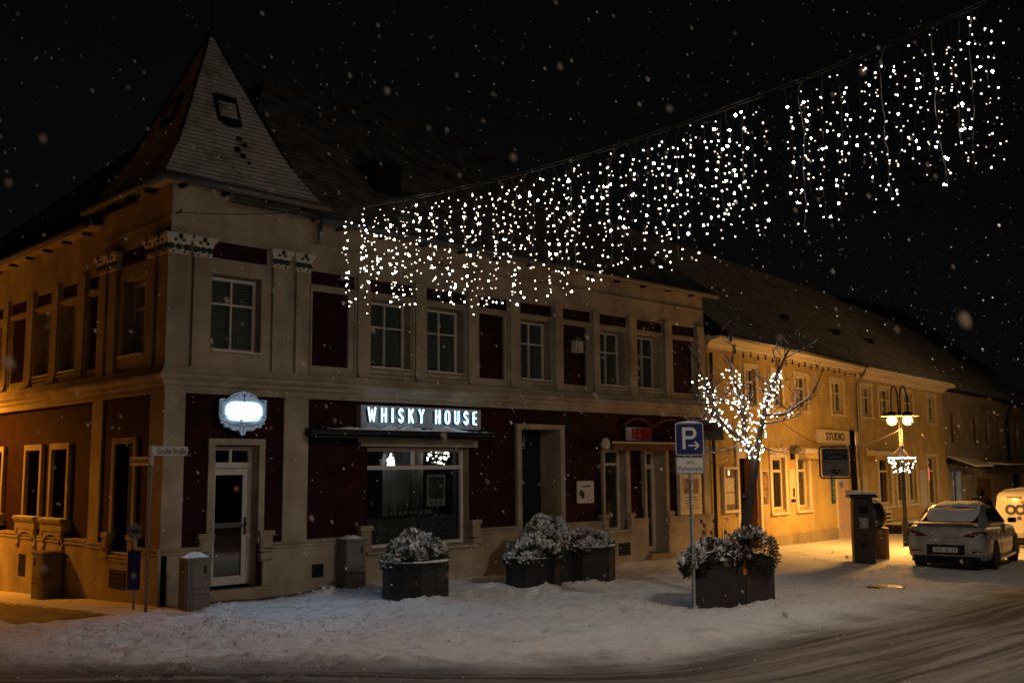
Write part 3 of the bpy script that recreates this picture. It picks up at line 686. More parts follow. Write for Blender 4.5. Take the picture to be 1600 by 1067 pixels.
# shop window with its room behind
room=MB(); room.add([(3.7,.34,.3),(8.1,.34,.3),(8.1,2.6,.3),(3.7,2.6,.3),(3.7,.34,3.0),(8.1,.34,3.0),(8.1,2.6,3.0),(3.7,2.6,3.0)],[(0,1,2,3),(4,7,6,5),(3,2,6,7),(0,3,7,4),(1,5,6,2)])
shoproom=room.build('shop_room',mat('shop_room_dark',(.05,.045,.045),.9,var=.2),house,recalc=False)
sw=window(house,TM,4.2,6.85,.63,2.6,-.31,cols=1,tz=.80,fw=.07,bw=.08,blind=False,name='shop_window',back=M['glass'],sill=False,label='large shop window with festive lights inside')
MB(TM).box(5.5-.03,5.5+.03,-.305,-.24,2.26,2.53).build('mullion',M['white'],sw)
MB(TM).box(4.1,6.95,-.06,.12,.55,.60).build('sill',M['beige'],sw)
for k in range(6): MB(TM).box(4.3,6.76,-.40,-.385,.70+k*.085,.70+k*.085+.07).build('slat',mat('slat_grey',(.06,.058,.055),.7,var=.1) if k==0 else bpy.data.materials['slat_grey'],shoproom)
MB().box(4.2,7.4,.42,.9,1.18,1.21).build('display_shelf',M['dark'],shoproom)
cm=MB(); n=44; V=[]
for k in range(n+1):
    x=5.35+1.1*k/n; y=1.1+.03*math.sin(k*1.3); V+=[(x,y,1.0),(x,y,3.0)]
cm.add(V,[(2*k,2*k+2,2*k+3,2*k+1) for k in range(n)]).build('curtain',M['curtain'],shoproom,smooth=True,recalc=False)
MB(TM).box(3.97,7.03,-.058,.045,2.62,2.78).build('shop_lintel',M['beige'],house,bevel=.006)
# recessed doorway
dd=-.68
dm=MB(TM); dm.box(8.37,9.61,dd,dd+.06,-.2,3.05); entry=dm.build('house_door',mat('dark_green_door',(.012,.02,.016),.5,var=.2),house)
for a in (8.45,9.05): 
    for c,e in ((.15,1.0),(1.1,2.2),(2.35,2.95)): MB(TM).box(a,a+.48,dd+.061,dd+.085,c,e).build('door_panel',bpy.data.materials['dark_green_door'],entry,bevel=.01)
MB(TM).tube([(9.0,dd+.085,1.05),(9.0,dd+.14,1.05),(8.9,dd+.14,1.05)],.012,6).build('handle',M['darkmetal'],entry)
wall(TM,8.355,9.625,-.3,3.055,[(8.37,9.61,-.3,3.045,.6)],-.055,'door_reveal',M['beige'],house)
fm=MB(TM); fm.box(8.22,8.36,-.058,.03,.86,3.05).box(9.62,9.77,-.058,.03,.86,3.05).box(8.22,9.77,-.058,.03,3.05,3.16); fm.build('door_surround',M['beige'],house,bevel=.006)
MB(TM).box(8.3,9.7,-.6,.1,-.4,-.06).build('door_step',M['plinthy'],house,bevel=.01)
# narrow shop: window, boarded panel, door
window(house,TM,11.2,12.0,.65,2.6,-.28,cols=1,tz=.82,blind=False,fw=.06,bw=.06,mt=M['cream'])
MB(TM).box(12.15,12.72,-.115,-.1,1.15,2.6).build('blind_panel',M['maroon'],house)
fm=MB(TM)
for a,b in ((11.12,11.2),(12.0,12.15),(12.72,12.8),(13.6,13.72)): fm.box(a,b,-.058,.02,.9,2.6)
fm.box(11.12,13.72,-.058,.02,2.6,2.66); fm.build('shopfront_surround',M['beige'],house,bevel=.006)
dm=MB(TM); a,b,z0,z1,d=12.8,13.6,.02,2.58,-.42
dm.box(a,a+.09,d,d+.06,z0,z1).box(b-.12,b,d,d+.06,z0,z1).box(a+.09,b-.12,d,d+.06,z1-.07,z1).box(a+.09,b-.12,d,d+.07,2.12,2.24).box(a+.09,b-.12,d,d+.06,z0,z0+.14)
d2=dm.build('side_shop_door',M['cream'],house,bevel=.004)
for c,e in ((z0+.14,2.12),(2.24,z1-.07)): MB(TM).quad((a+.09,d+.03,c),(b-.12,d+.03,c),(b-.12,d+.03,e),(a+.09,d+.03,e)).build('pane',M['glass'],d2,recalc=False)
MB(TM).box(a+.05,b-.05,d-.5,d-.45,z0,z1).build('door_backdrop',M['dark'],d2)
MB(TM).box(a+.15,b-.3,d-.2,d-.19,1.2,2.0).build('door_notice',M['poster'],d2)
MB(TM).box(12.7,13.7,-.42,.2,-.5,.0).build('door_step',M['plinthy'],house,bevel=.01)
# ------------------------------------------------------------------ the yellow house beyond
yh=thing('yellow_house','long yellow two storey house with cream window frames lit by the street lamp','house',TY(0,0,-.25))
YE=21.8
uw=[(2.16,3.1),(4.0,4.95),(5.72,6.92),(8.76,10.07),(11.62,12.89),(13.5,14.9),(16.3,17.7),(19.37,20.74)]
gw=[(3.86,4.78,.85,2.42),(5.74,6.62,.85,2.42),(13.2,14.5,.7,2.45),(15.2,16.1,.7,2.36),(16.6,17.5,.7,2.36),(19.1,20.3,.5,2.5)]
ops=[(a+.14,b-.14,4.0,5.06,.14) for a,b in uw]+[(a,b,c,e,.16) for a,b,c,e in gw]+[(1.62,2.95,-.5,2.68,.45),(9.0,10.8,-.6,2.3,.25)]
wall(TY,-.1,YE,-1.0,5.8,ops,0,'wall',M['yellow'],yh)
MB(TY).box(-.1,YE,-9.9,-9.8,-1,5.8).build('rear_wall',M['yellow'],yh)
MB(TY).quad((-.1,0,-1),(-.1,-9.8,-1),(-.1,-9.8,5.8),(-.1,-4.9,10.2),(-.1,0,5.8)).build('gable_wall',M['palewall'],yh,recalc=False)
for a,b in uw:
    w=window(yh,TY,a+.14,b-.14,4.0,5.06,-.13,cols=2,tz=.62,fw=.06,blind=False,sill=False,mt=M['cream'],bw=.05)
    m=MB(TY); m.box(a,a+.14,.002,.04,3.93,5.06).box(b-.14,b,.002,.04,3.93,5.06).box(a,b,.002,.04,5.06,5.2).box(a-.03,b+.03,.002,.07,3.86,3.93)
    m.build('surround',M['cream'],w,bevel=.006)
for i,(a,b,c,e) in enumerate(gw):
    w=window(yh,TY,a,b,c,e,-.15,cols=1,tz=.74 if i<2 else .7,fw=.07,blind=False,sill=False,mt=M['cream'],bw=.07)
    m=MB(TY); top=.30 if i==0 else .12
    m.box(a-.16,a,.002,.05,c-.08,e).box(b,b+.16,.002,.05,c-.08,e).box(a-.16,b+.16,.002,.05,e,e+top).box(a-.2,b+.2,.002,.10,c-.16,c-.08)
    m.build('surround',M['cream'],w,bevel=.006)
# plinth with stone courses
for k in range(8):
    a=[3.0,4.2,5.5,6.9,8.2,10.85,13,16][k]; b=[4.2,5.5,6.9,8.2,8.95,13,16,YE][k]
    MB(TY).box(a+.008,b-.008,-.05,.05,-1.0,.06).build('plinth_block',M['plinthy'],yh,bevel=.01)
MB(TY).box(-.1,1.6,-.05,.05,-1,.75).build('plinth',M['yellow'],yh)
# doorway with wooden leaf, glazed side
fm=MB(TY); fm.box(1.46,1.62,.002,.06,-.4,2.68).box(2.95,3.08,.002,.06,-.4,2.68).box(1.46,3.08,.002,.06,2.68,2.85); fm.build('door_surround',M['cream'],yh,bevel=.006)
dd=MB(TY); dd.box(1.62,2.95,-.45,-.40,-.5,2.4); dd.build('glazed_door',M['carglass'],yh)
MB(TY).box(1.62,2.95,-.44,-.30,2.4,2.68).build('door_transom',M['cream'],yh)
lf=MB(TY)
for k in range(4): lf.box(2.86,2.93,-.40+.10*k,-.31+.10*k,-.4,2.4)
lf.build('wooden_door_leaf',M['wood'],yh,bevel=.004)
# shop entrance
MB(TY).box(9.0,10.8,-.25,-.2,-.6,2.3).build('entrance_door',mat('pink_cream_door',(.62,.46,.36),.6,var=.08),yh)
fm=MB(TY); fm.box(8.9,9.0,.002,.05,-.4,2.3).box(10.8,10.9,.002,.05,-.4,2.3).box(8.9,10.9,.002,.05,2.3,2.4); fm.build('door_surround',M['cream'],yh,bevel=.005)
for k in range(2): MB(TY).box(9.1+.87*k,9.85+.87*k,-.198,-.18,.2,2.1).build('door_panel',bpy.data.materials['pink_cream_door'],yh,bevel=.006)
# cornice, eaves, roof
MB(TY).prism([(-.05,5.46),(.03,5.46),(.03,5.52),(.10,5.6),(.10,5.64),(.42,5.70),(.42,5.76),(-.05,5.76)],.0,11.2,0).build('cornice',M['cream'],yh)
MB(TY).prism([(-.05,5.30),(.06,5.30),(.06,5.36),(.16,5.42),(.16,5.47),(.5,5.52),(.55,5.56),(.55,5.62),(-.05,5.66)],11.2,YE+.2,0).build('cornice',M['cream'],yh)
s=11.5
while s<YE: MB(TY).box(s,s+.10,.16,.34,5.43,5.50).build('dentil',M['cream'],yh); s+=.55
MB(TY).prism([(.55,5.62),(.56,5.66),(.1,5.86),(-.1,5.9),(-.1,5.66)],11.25,YE+.1,0).build('cornice_snow',M['snow'],yh)
MB().tube([TY(.5,.5,5.78),TY(11.2,.5,5.70)],.07,8).build('gutter',M['zinc'],yh,smooth=True)
MB().tube([TY(11.25,.45,5.66),TY(11.2,.25,5.3),TY(11.2,.08,5.0),TY(11.2,.08,3.5),TY(11.2,.08,-.3)],.05,8).build('downpipe',M['zinc'],yh,smooth=True)
MB().tube([TY(.06,.08,5.3),TY(.06,.08,-.3)],.05,8).build('downpipe',M['darkmetal'],yh,smooth=True)  # added dark pipe, stands in for the dark gap beside the corner house
rz=10.3
rm=MB(TY); rm.add([(.45,.5,5.76),(YE+.2,.5,5.66),(YE+.2,-4.9,rz),(.45,-4.9,rz),(YE+.2,-10.3,5.7),(.45,-10.3,5.7)],[(0,1,2,3),(3,2,4,5)])
yr=rm.build('roof',M['tileroof'],yh,recalc=False)
vm=MB(TY); vm.add([(.40,.52,5.62),(.52,.52,5.62),(.52,-4.9,10.16),(.40,-4.9,10.16),(.40,.52,5.80),(.52,.52,5.80),(.52,-4.9,10.34),(.40,-4.9,10.34)],[(0,1,2,3),(4,5,6,7),(0,1,5,4),(0,3,7,4),(1,2,6,5)])
vm.build('verge_board',M['darkmetal'],yr)
for a,zz_ in ((2.4,7.4),(8.0,7.3),(12.5,7.2),(16.2,7.2)):
    d0=.5-(zz_-5.76)/(rz-5.76)*5.4
    MB(TY).box(a,a+.5,d0-.3,d0+.1,zz_-.06,zz_+.12).build('snow_guard',M['darkmetal'],yr)

# ------------------------------------------------------------------ paler houses further along
ph=thing('pale_house','plain pale house with narrow upper windows next to the yellow house','house',TY(22,0,-.4))
ops=[(23.2,24.0,3.1,4.5,.14),(26.9,27.8,3.1,4.45,.14),(29.1,29.9,3.1,4.4,.14),(31.4,32.2,3.1,4.4,.14),(23.1,24.3,-.9,1.85,.3),(27.0,30.1,.1,1.45,.15)]
wall(TY,YE+.02,33.0,-1.2,5.45,ops,-.1,'wall',M['palewall'],ph)
for a,b,c,e,_ in ops[:4]: window(ph,TY,a,b,c,e,-.26,cols=2,blind=False,sill=False,mt=M['wood'],fw=.05)
MB(TY).box(27.0,30.1,-.28,-.24,.1,1.45).build('shuttered_window',M['wood'],ph)
for k in range(6): MB(TY).box(27.02+.51*k,27.5+.51*k,-.238,-.215,.14,1.41).build('shutter_board',M['wood'],ph)
MB(TY).box(23.1,24.3,-.46,-.42,-.9,1.85).build('lit_doorway',M['doorlight'],ph,label='doorway glowing cold blue white')
dm=MB(TY); dm.box(23.1,23.72,-.40,-.36,-.9,1.5).box(23.1,24.3,-.40,-.36,1.5,1.58).box(24.2,24.3,-.40,-.36,-.9,1.85).box(23.6,23.66,-.4,-.36,1.58,1.85); dm.build('door',M['darkmetal'],ph)
cm=MB(TY); cm.prism([(-.08,2.5),(1.1,2.05),(1.1,1.98),(-.08,2.2)],22.2,25.3,0); cn=cm.build('canopy',M['darkmetal'],ph)
MB(TY).prism([(-.06,2.56),(1.12,2.11),(1.12,2.06),(-.06,2.51)],22.2,25.3,0).build('canopy_snow',M['snow'],cn)
cm=MB(TY); cm.prism([(-.08,2.2),(1.2,2.1),(1.2,2.0),(-.08,2.0)],27.8,33,0); cn=cm.build('canopy',M['darkmetal'],ph)
MB(TY).prism([(-.06,2.28),(1.22,2.16),(1.22,2.11),(-.06,2.21)],27.8,33,0).build('canopy_snow',M['snow'],cn)
MB(TY).box(YE,33,-.1,.02,2.72,2.80).build('string_course',M['palewall'],ph)
rm=MB(TY); rm.add([(YE+.2,.35,5.45),(33.2,.35,5.4),(33.2,-4.9,9.9),(YE+.2,-4.9,10.2),(33.2,-10,5.4),(YE+.2,-10,5.4)],[(0,1,2,3),(3,2,4,5)]); rm.build('roof',M['tileroof'],ph,recalc=False)
MB().tube([TY(YE+.3,.42,5.42),TY(33.2,.42,5.36)],.06,8).build('gutter',M['darkmetal'],ph,smooth=True)
MB().tube([TY(32.9,.4,5.3),TY(33.1,.1,4.8),TY(33.1,.02,4.5),TY(33.1,.02,2.2)],.07,8).build('downpipe',M['darkmetal'],ph,smooth=True)
fh=thing('far_house','dim far house at the right edge beyond the black downpipe','house',TY(34,0,-.5))
ops=[(35.2,36.1,3.0,4.4,.14),(38,38.9,3.0,4.4,.14),(34.2,36.8,-1,1.6,.2),(41,41.9,3.0,4.4,.14)]
wall(TY,33.02,52,-1.4,5.3,ops,-.12,'wall',M['palewall'],fh)
for a,b,c,e,_ in (ops[0],ops[1],ops[3]): window(fh,TY,a,b,c,e,-.28,cols=2,blind=False,sill=False,mt=M['wood'],fw=.05)
MB(TY).box(34.2,36.8,-.4,-.3,-1,1.6).build('shop_window',M['carglass'],fh)
rm=MB(TY); rm.add([(33.2,.35,5.38),(52,.35,5.2),(45,-4.9,8.6),(33.2,-4.9,9.9),(52,-10,5.2),(33.2,-10,5.3)],[(0,1,2,3),(3,2,4,5),(1,4,2)]); rm.build('roof',M['tileroof'],fh,recalc=False)
MB(TY).prism([(-.1,2.15),(1.0,2.05),(1.0,1.97),(-.1,1.97)],33.1,44,0).build('canopy',M['snow'],fh)
bh=thing('background_house','black silhouette of a tall house roof behind the yellow house','house',(60,17,-1))
MB().box(52,78,16,30,-1,9.5).build('wall',M['palewall'],bh)
MB().add([(51,15.5,9.4),(79,15.5,9.4),(76,22,15.2),(57,22,15.2),(79,30,9.4),(51,30,9.4)],[(0,1,2,3),(4,5,3,2),(1,4,2),(5,0,3)]).build('roof',M['slate'],bh,recalc=False)

# ------------------------------------------------------------------ lettering helpers
def text_mesh(txt,h,depth=.006,bold=0,sx=1.0):
    cu=bpy.data.curves.new('lettering','FONT'); cu.body=txt; cu.size=1; cu.extrude=depth; cu.offset=bold; cu.align_x='CENTER'; cu.align_y='CENTER'; cu.resolution_u=3
    o=bpy.data.objects.new('tmp',cu); col.objects.link(o)
    dg=bpy.context.evaluated_depsgraph_get(); me=bpy.data.meshes.new_from_object(o.evaluated_get(dg))
    bpy.data.objects.remove(o); n=len(me.vertices); co=np.zeros(n*3); me.vertices.foreach_get('co',co); co=co.reshape(-1,3)
    fs=[tuple(p.vertices) for p in me.polygons]; bpy.data.meshes.remove(me)
    hh=co[:,1].max()-co[:,1].min(); co[:,0]-=(co[:,0].max()+co[:,0].min())/2; co[:,1]-=(co[:,1].max()+co[:,1].min())/2
    k=h/hh; co[:,0]*=k*sx; co[:,1]*=k
    return co,fs
def lettering(txt,h,tf,s,d,z,mt,parent,name='lettering',depth=.006,bold=0,w=None,sx=1.0,skew=0,rev=False):
    co,fs=text_mesh(txt,h,depth,bold,sx)
    if w: co[:,0]*=w/(co[:,0].max()-co[:,0].min())
    sg=-1 if rev else 1
    V=[tf(s+sg*(x+skew*y),d+q,z+y) for x,y,q in co]
    mb=MB(); mb.v=V; mb.f=fs
    return mb.build(name,mt,parent,recalc=False)
def frame_tf(P,ax):                      # a local wall frame at P; ax = direction of reading
    ax=Vector(ax).normalized(); out=Vector((ax.y,-ax.x,0))
    return lambda s,d,z:(P[0]+ax.x*s+out.x*d,P[1]+ax.y*s+out.y*d,P[2]+z)
def rrect(w,h,r,n=4):
    P=[]
    for cx,cy_,a0 in ((w/2-r,h/2-r,0),(-w/2+r,h/2-r,90),(-w/2+r,-h/2+r,180),(w/2-r,-h/2+r,270)):
        for k in range(n+1):
            a=R(a0+90*k/n); P.append((cx+r*math.cos(a),cy_+r*math.sin(a)))
    return P
def plate(tf,s,d0,d1,z,w,h,r,name,mt,parent):
    return MB(tf).prism([(s+x,z+y) for x,y in rrect(w,h,r)],d0,d1,1).build(name,mt,parent)
def tf2(tf): return tf

# ------------------------------------------------------------------ lit signs on the corner house
cs=thing('crest_sign','glowing white crest shaped sign with scrollwork above the glass door','sign',TM(1.42,.1,3.1))
half=[(0,3.555),(.03,3.55),(.06,3.52),(.09,3.535),(.14,3.52),(.24,3.47),(.30,3.41),(.34,3.395),(.37,3.42),(.40,3.40),(.43,3.415),(.445,3.40),(.445,3.12),(.43,3.06),(.40,3.03),(.42,3.0),(.40,2.985),(.35,2.985),(.35,2.93),(.31,2.92),(.28,2.93),(.24,2.91),(.18,2.87),(.10,2.865),(.05,2.88),(.03,2.80),(0,2.785)]
outl=[(1.36+x,z) for x,z in half]+[(1.36-x,z) for x,z in half[::-1][1:-1]]
def crestmat():
    mt,nt,b=nodes('crest_glow'); N=nt.nodes.new; L=nt.links.new
    b.inputs['Base Color'].default_value=(.6,.68,.72,1); b.inputs['Emission Color'].default_value=(.36,.66,1,1); b.inputs['Roughness'].default_value=.4
    tcn=N('ShaderNodeTexCoord'); mp=N('ShaderNodeMapping'); mp.inputs['Location'].default_value=(-1.36,0,-3.20); L(tcn.outputs['Object'],mp.inputs['Vector'])
    sp=N('ShaderNodeSeparateXYZ'); L(mp.outputs[0],sp.inputs[0])
    def mr(v,a,bb):
        ab=N('ShaderNodeMath'); ab.operation='ABSOLUTE'; L(v,ab.inputs[0])
        n=N('ShaderNodeMapRange'); n.interpolation_type='SMOOTHSTEP'; n.inputs[1].default_value=a; n.inputs[2].default_value=bb; n.inputs[3].default_value=1; n.inputs[4].default_value=0; L(ab.outputs[0],n.inputs[0]); return n.outputs[0]
    a=mr(sp.outputs['X'],.15,.46); c=mr(sp.outputs['Z'],.0,.25)
    ml=N('ShaderNodeMath'); ml.operation='MULTIPLY'; L(a,ml.inputs[0]); L(c,ml.inputs[1])
    pw=N('ShaderNodeMath'); pw.operation='MULTIPLY_ADD'; cu3=N('ShaderNodeMath'); cu3.operation='POWER'; cu3.inputs[1].default_value=4.0; L(ml.outputs[0],cu3.inputs[0]); pw.inputs[1].default_value=300; pw.inputs[2].default_value=.15; L(cu3.outputs[0],pw.inputs[0]); L(pw.outputs[0],b.inputs['Emission Strength'])
    return mt
MB(TM).prism(outl,.14,.20,1).build('light_box',crestmat(),cs)
MB(TM).prism([(1.36+(x-1.36)*1.0,3.17+(z-3.17)*1.0) for x,z in outl],.11,.138,1).build('back_box',M['letterside'],cs)
MB(TM).box(1.28,1.44,-.02,.11,3.05,3.3).build('wall_bracket',M['darkmetal'],cs)
orn=mat('scroll_line_dark',(.10,.13,.16),.5,var=0)
def orn_line(pts,r=.006): MB(TM).tube([(s,.203,z) for s,z in pts],r,5).build('scroll_line',orn,cs)
def arcp(c,z,rx,rz,a0,a1,n=10): return [(c+rx*math.cos(R(a0+(a1-a0)*k/n)),z+rz*math.sin(R(a0+(a1-a0)*k/n))) for k in range(n+1)]
for sg in (-1,1):
    orn_line([(1.36+sg*x,z) for x,z in ((.41,3.37),(.33,3.37),(.25,3.44),(.15,3.49),(.09,3.50))])
    orn_line(arcp(1.36+sg*.15,3.45,.05,.03,20,200)); orn_line(arcp(1.36+sg*.365,3.395,.018,.018,0,350),.005)
    orn_line([(1.36+sg*x,z) for x,z in ((.42,3.08),(.40,3.11),(.34,3.115),(.26,3.08),(.16,3.03),(.07,3.0),(0,2.995))],.007)
    orn_line([(1.36+sg*x,z) for x,z in ((.40,3.02),(.30,2.99),(.18,2.95),(.08,2.935),(0,2.93))],.006)
    orn_line(arcp(1.36+sg*.24,2.945,.07,.025,200,500),.005); orn_line(arcp(1.36+sg*.11,2.895,.05,.02,180,420),.005)
    orn_line([(1.36+sg*x,z) for x,z in ((.012,3.46),(.03,3.49),(.05,3.515))],.008)
    orn_line([(1.36+sg*x,z) for x,z in ((.43,3.38),(.432,3.12))],.004)
orn_line([(1.36,3.40),(1.36,3.52)],.009); MB(TM).ball((1.36,.2,3.385),.022,8,5).build('knob',orn,cs); orn_line([(1.36,2.94),(1.36,2.80)],.008)
lettering('WHISKY  HOUSE',.028,TM,1.36,.202,2.965,orn,cs,w=.34)

ws=thing('shop_name_sign','grey sign board with glowing white letters reading WHISKY HOUSE','sign',TM(5.4,.0,3.2))
PB=.10
MB(TM).box(3.92,7.06,-.058,PB,2.99,3.42).build('sign_board',M['signpanel'],ws,bevel=.006)
def stroke(ch):
    A=lambda cx,cz,rx,rz,a0,a1,n=8:[(cx+rx*math.cos(R(a0+(a1-a0)*k/n)),cz+rz*math.sin(R(a0+(a1-a0)*k/n))) for k in range(n+1)]
    return {'W':(.78,[[(0,1),(.2,0),(.39,.86),(.58,0),(.78,1)]]),
     'H':(.46,[[(0,0),(0,1)],[(.46,0),(.46,1)],[(0,.5),(.46,.5)]]),
     'I':(.0,[[(0,0),(0,1)]]),
     'S':(.46,[A(.23,.755,.22,.245,25,200)+[(.10,.60),(.34,.42)]+A(.23,.25,.23,.25,20,-165)]),
     'K':(.48,[[(0,0),(0,1)],[(.46,1),(.03,.42)],[(.17,.6),(.48,0)]]),
     'Y':(.52,[[(0,1),(.26,.48),(.52,1)],[(.26,.48),(.26,0)]]),
     'O':(.48,[A(.24,.74,.24,.26,0,180)+A(.24,.26,.24,.26,180,360)+[(.48,.74)]]),
     'U':(.46,[[(0,1)]+A(.23,.25,.23,.25,180,360)+[(.46,1)]]),
     'E':(.38,[[(.38,1),(0,1),(0,0),(.38,0)],[(0,.5),(.33,.5)]])}[ch]
lh_=.255; x=4.06; z0=3.105; gap=.145; sw_=.80
tot=0
for ch in 'WHISKY HOUSE':
    if ch==' ': x+=.17; continue
    w,st=stroke(ch); mbk=MB(TM); mbf=MB(TM); 
    for pts in st:
        P=[(x+px*lh_*sw_,z0+pz*lh_) for px,pz in pts]
        mbk.tube([(p-.008,PB+.022,q-.006) for p,q in P],.027,6)  # dark blue body shifted down left, also standing in for the letter's shadow
        mbf.tube([(p,PB+.062,q) for p,q in P],.0175,8)
        for p,q in (P[0],P[-1]): mbf.ball((p,PB+.062,q),.0175,8,4)
    side=mbk.build('letter',M['letterside'],ws); mbf.build('lit_face',M['letter'],side,smooth=True)
    x+=w*lh_*sw_+gap*.93+.028
LETTER_END=x
# awning cassette under it with snow on top
aw=thing('awning_cassette','dark closed awning cassette with a ridge of snow under the glowing shop name','awning',TM(5.1,.1,2.85))
MB(TM).prism([(-.055,2.80),(.30,2.80),(.34,2.83),(.34,2.90),(.28,2.93),(-.055,2.95)],2.72,7.38,0).build('cassette',M['darkmetal'],aw,bevel=.006)
MB(TM).box(2.8,7.3,.25,.36,2.77,2.80).build('front_bar',M['darkmetal'],aw)
for s in (3.0,5.1,7.1): MB(TM).box(s,s+.08,-.055,.12,2.95,2.99).build('bracket',M['darkmetal'],aw)
def snow_ridge(tf,s0,s1,d0,d1,z,h,seed,name,parent,n=None,m=6,dens=1):
    n=n or int((s1-s0)/.035); V=[];F=[]
    for i in range(n+1):
        s=s0+(s1-s0)*i/n
        for j in range(m+1):
            t=j/m; e=math.sin(math.pi*t)**.6*min(1,3*min(i,n-i)/n*10/10+.05)
            nz=float(fbm(np.array([s*4.]),np.array([t*2.+seed]),4,seed)[0])
            hh=h*e*max(.06,(.5+2.6*nz+.5*random.uniform(-.5,.5)))
            V.append((s,d0+(d1-d0)*t+.02*nz,z+hh))
    for i in range(n):
        for j in range(m): F.append((i*(m+1)+j,(i+1)*(m+1)+j,(i+1)*(m+1)+j+1,i*(m+1)+j+1))
    return MB(tf).add(V,F).build(name,M['snow'],parent,smooth=True,recalc=False)
snow_ridge(TM,2.74,7.36,.10,.345,2.925,.10,3,'snow',aw,n=190,m=7)
# house number, notice, lantern
hn=thing('house_number','small slanted white plate with the number 64 in the dark doorway','house number',TM(8.5,-.55,2.7))
nm=MB(TM); nm.prism([(8.86,2.62),(9.04,2.62),(9.09,2.83),(8.91,2.83)],-.60,-.585,1); nm.build('plate',M['signwhite'],hn)
MB(TM).prism([(8.873,2.632),(9.028,2.632),(9.077,2.818),(8.922,2.818)],-.584,-.58,1).build('plate_field',M['black'],hn)
lettering('64',.13,TM,8.975,-.578,2.725,M['signwhite'],hn,w=.115,skew=.22)
MB(TM).tube([(8.97,-.6,2.72),(8.97,-.68,2.72)],.01,5).build('bracket',M['darkmetal'],hn)
pq=thing('wall_notice','square cream enamel notice with a dark emblem between doorway and narrow shop window','notice',TM(10.5,0,1.6))
plate(TM,10.52,-.058,-.02,1.6,.58,.52,.04,'plate',M['signwhite'],pq)
lettering('Zum Archiv',.05,TM,10.52,-.018,1.74,mat('brown_print',(.10,.03,.02),.6,var=0),pq,w=.34)
MB(TM).prism([(10.30,1.44),(10.47,1.45),(10.47,1.58),(10.36,1.66),(10.30,1.62)],-.0195,-.016,1).build('emblem',M['black'],pq)
MB(TM).prism([(10.55,1.40),(10.75,1.40),(10.75,1.415),(10.55,1.415)],-.0195,-.016,1).build('fine_print',M['logo'],pq)
MB(TM).prism([(10.50,1.47),(10.60,1.52),(10.70,1.60),(10.66,1.50),(10.56,1.44)],-.0195,-.0175,1).build('drawing',mat('faint_brown_print',(.42,.33,.26),.6,var=.1),pq)
ln=thing('hanging_lantern','pale house shaped lantern hanging on the dark upper panel','lantern',TM(10.25,.05,5.0))
lm=MB(TM)
for a,b in ((10.10,10.14),(10.20,10.235),(10.26,10.29),(10.32,10.35)): lm.box(a,b,-.02,.13,4.92,5.16)
lm.build('bars',M['signwhite'],ln); MB(TM).box(10.08,10.37,-.04,.15,4.895,4.92).build('base',M['signwhite'],ln)
MB(TM).add([(10.07,-.05,5.16),(10.38,-.05,5.16),(10.38,.16,5.16),(10.07,.16,5.16),(10.225,.055,5.28)],[(0,1,2,3),(0,1,4),(1,2,4),(2,3,4),(3,0,4)]).build('cap',M['grey'],ln)
MB(TM).tube([(10.225,.055,5.27),(10.225,.055,5.36),(10.225,-.14,5.38)],.008,5).build('hook',M['darkmetal'],ln)
# red lettered sign over the narrow shop
ib=thing('red_letter_sign','small pale sign with big red letters IBS over the narrow shop','sign',TM(12.6,0,3.0))
plate(TM,12.58,-.058,-.01,3.0,1.0,.33,.02,'board',M['signwhite'],ib)
MB(TM).box(12.62,13.07,-.009,.0,2.85,3.15).build('red_field',mat('red_field',(.30,.02,.015),.45,var=.1),ib)
lettering('IBS',.27,TM,12.64,.0,3.0,M['red'],ib,bold=.03,depth=.03,w=.72)
MB(TM).tube([(11.95,.0,3.2),(12.15,.0,3.33),(12.45,.0,3.40),(12.75,.0,3.37),(13.0,.0,3.27),(13.15,.0,3.18),(13.35,.0,3.30),(13.7,.0,3.40),(14.1,.0,3.40)],.03,6).build('roof_line_emblem',mat('dull_red_emblem',(.16,.03,.018),.5,var=.1),ib)
wl=thing('wall_spot','small round pale wall lamp left of the narrow shop awning','wall lamp',TM(11.1,.1,2.75))
MB(TM).lathe([(.01,0),(.10,.02),(.12,.10),(.10,.2),(.04,.26)],(11.1,.12,2.62),12).build('housing',M['cream'],wl,smooth=True); MB(TM).box(11.06,11.14,-.058,.06,2.70,2.76).build('arm',M['cream'],wl)
a2=thing('shop_awning','closed awning with pale front bar and scalloped red valance over the narrow shop','awning',TM(12.6,.1,2.75))
MB(TM).box(11.22,13.95,-.058,.22,2.74,2.80).build('cassette',M['darkmetal'],a2); MB(TM).box(11.22,13.95,.221,.25,2.755,2.79).build('front_bar',M['cream'],a2)
V=[];n=60
for k in range(n+1):
    s=11.24+2.7*k/n; V+=[(s,.24,2.745),(s,.245,2.56+.05*abs(math.sin(k*math.pi/6)))]
MB(TM).add(V,[(2*k,2*k+2,2*k+3,2*k+1) for k in range(n)]).build('valance',mat('valance_brown_red',(.17,.07,.04),.9,var=.3,scale=5),a2,recalc=False)
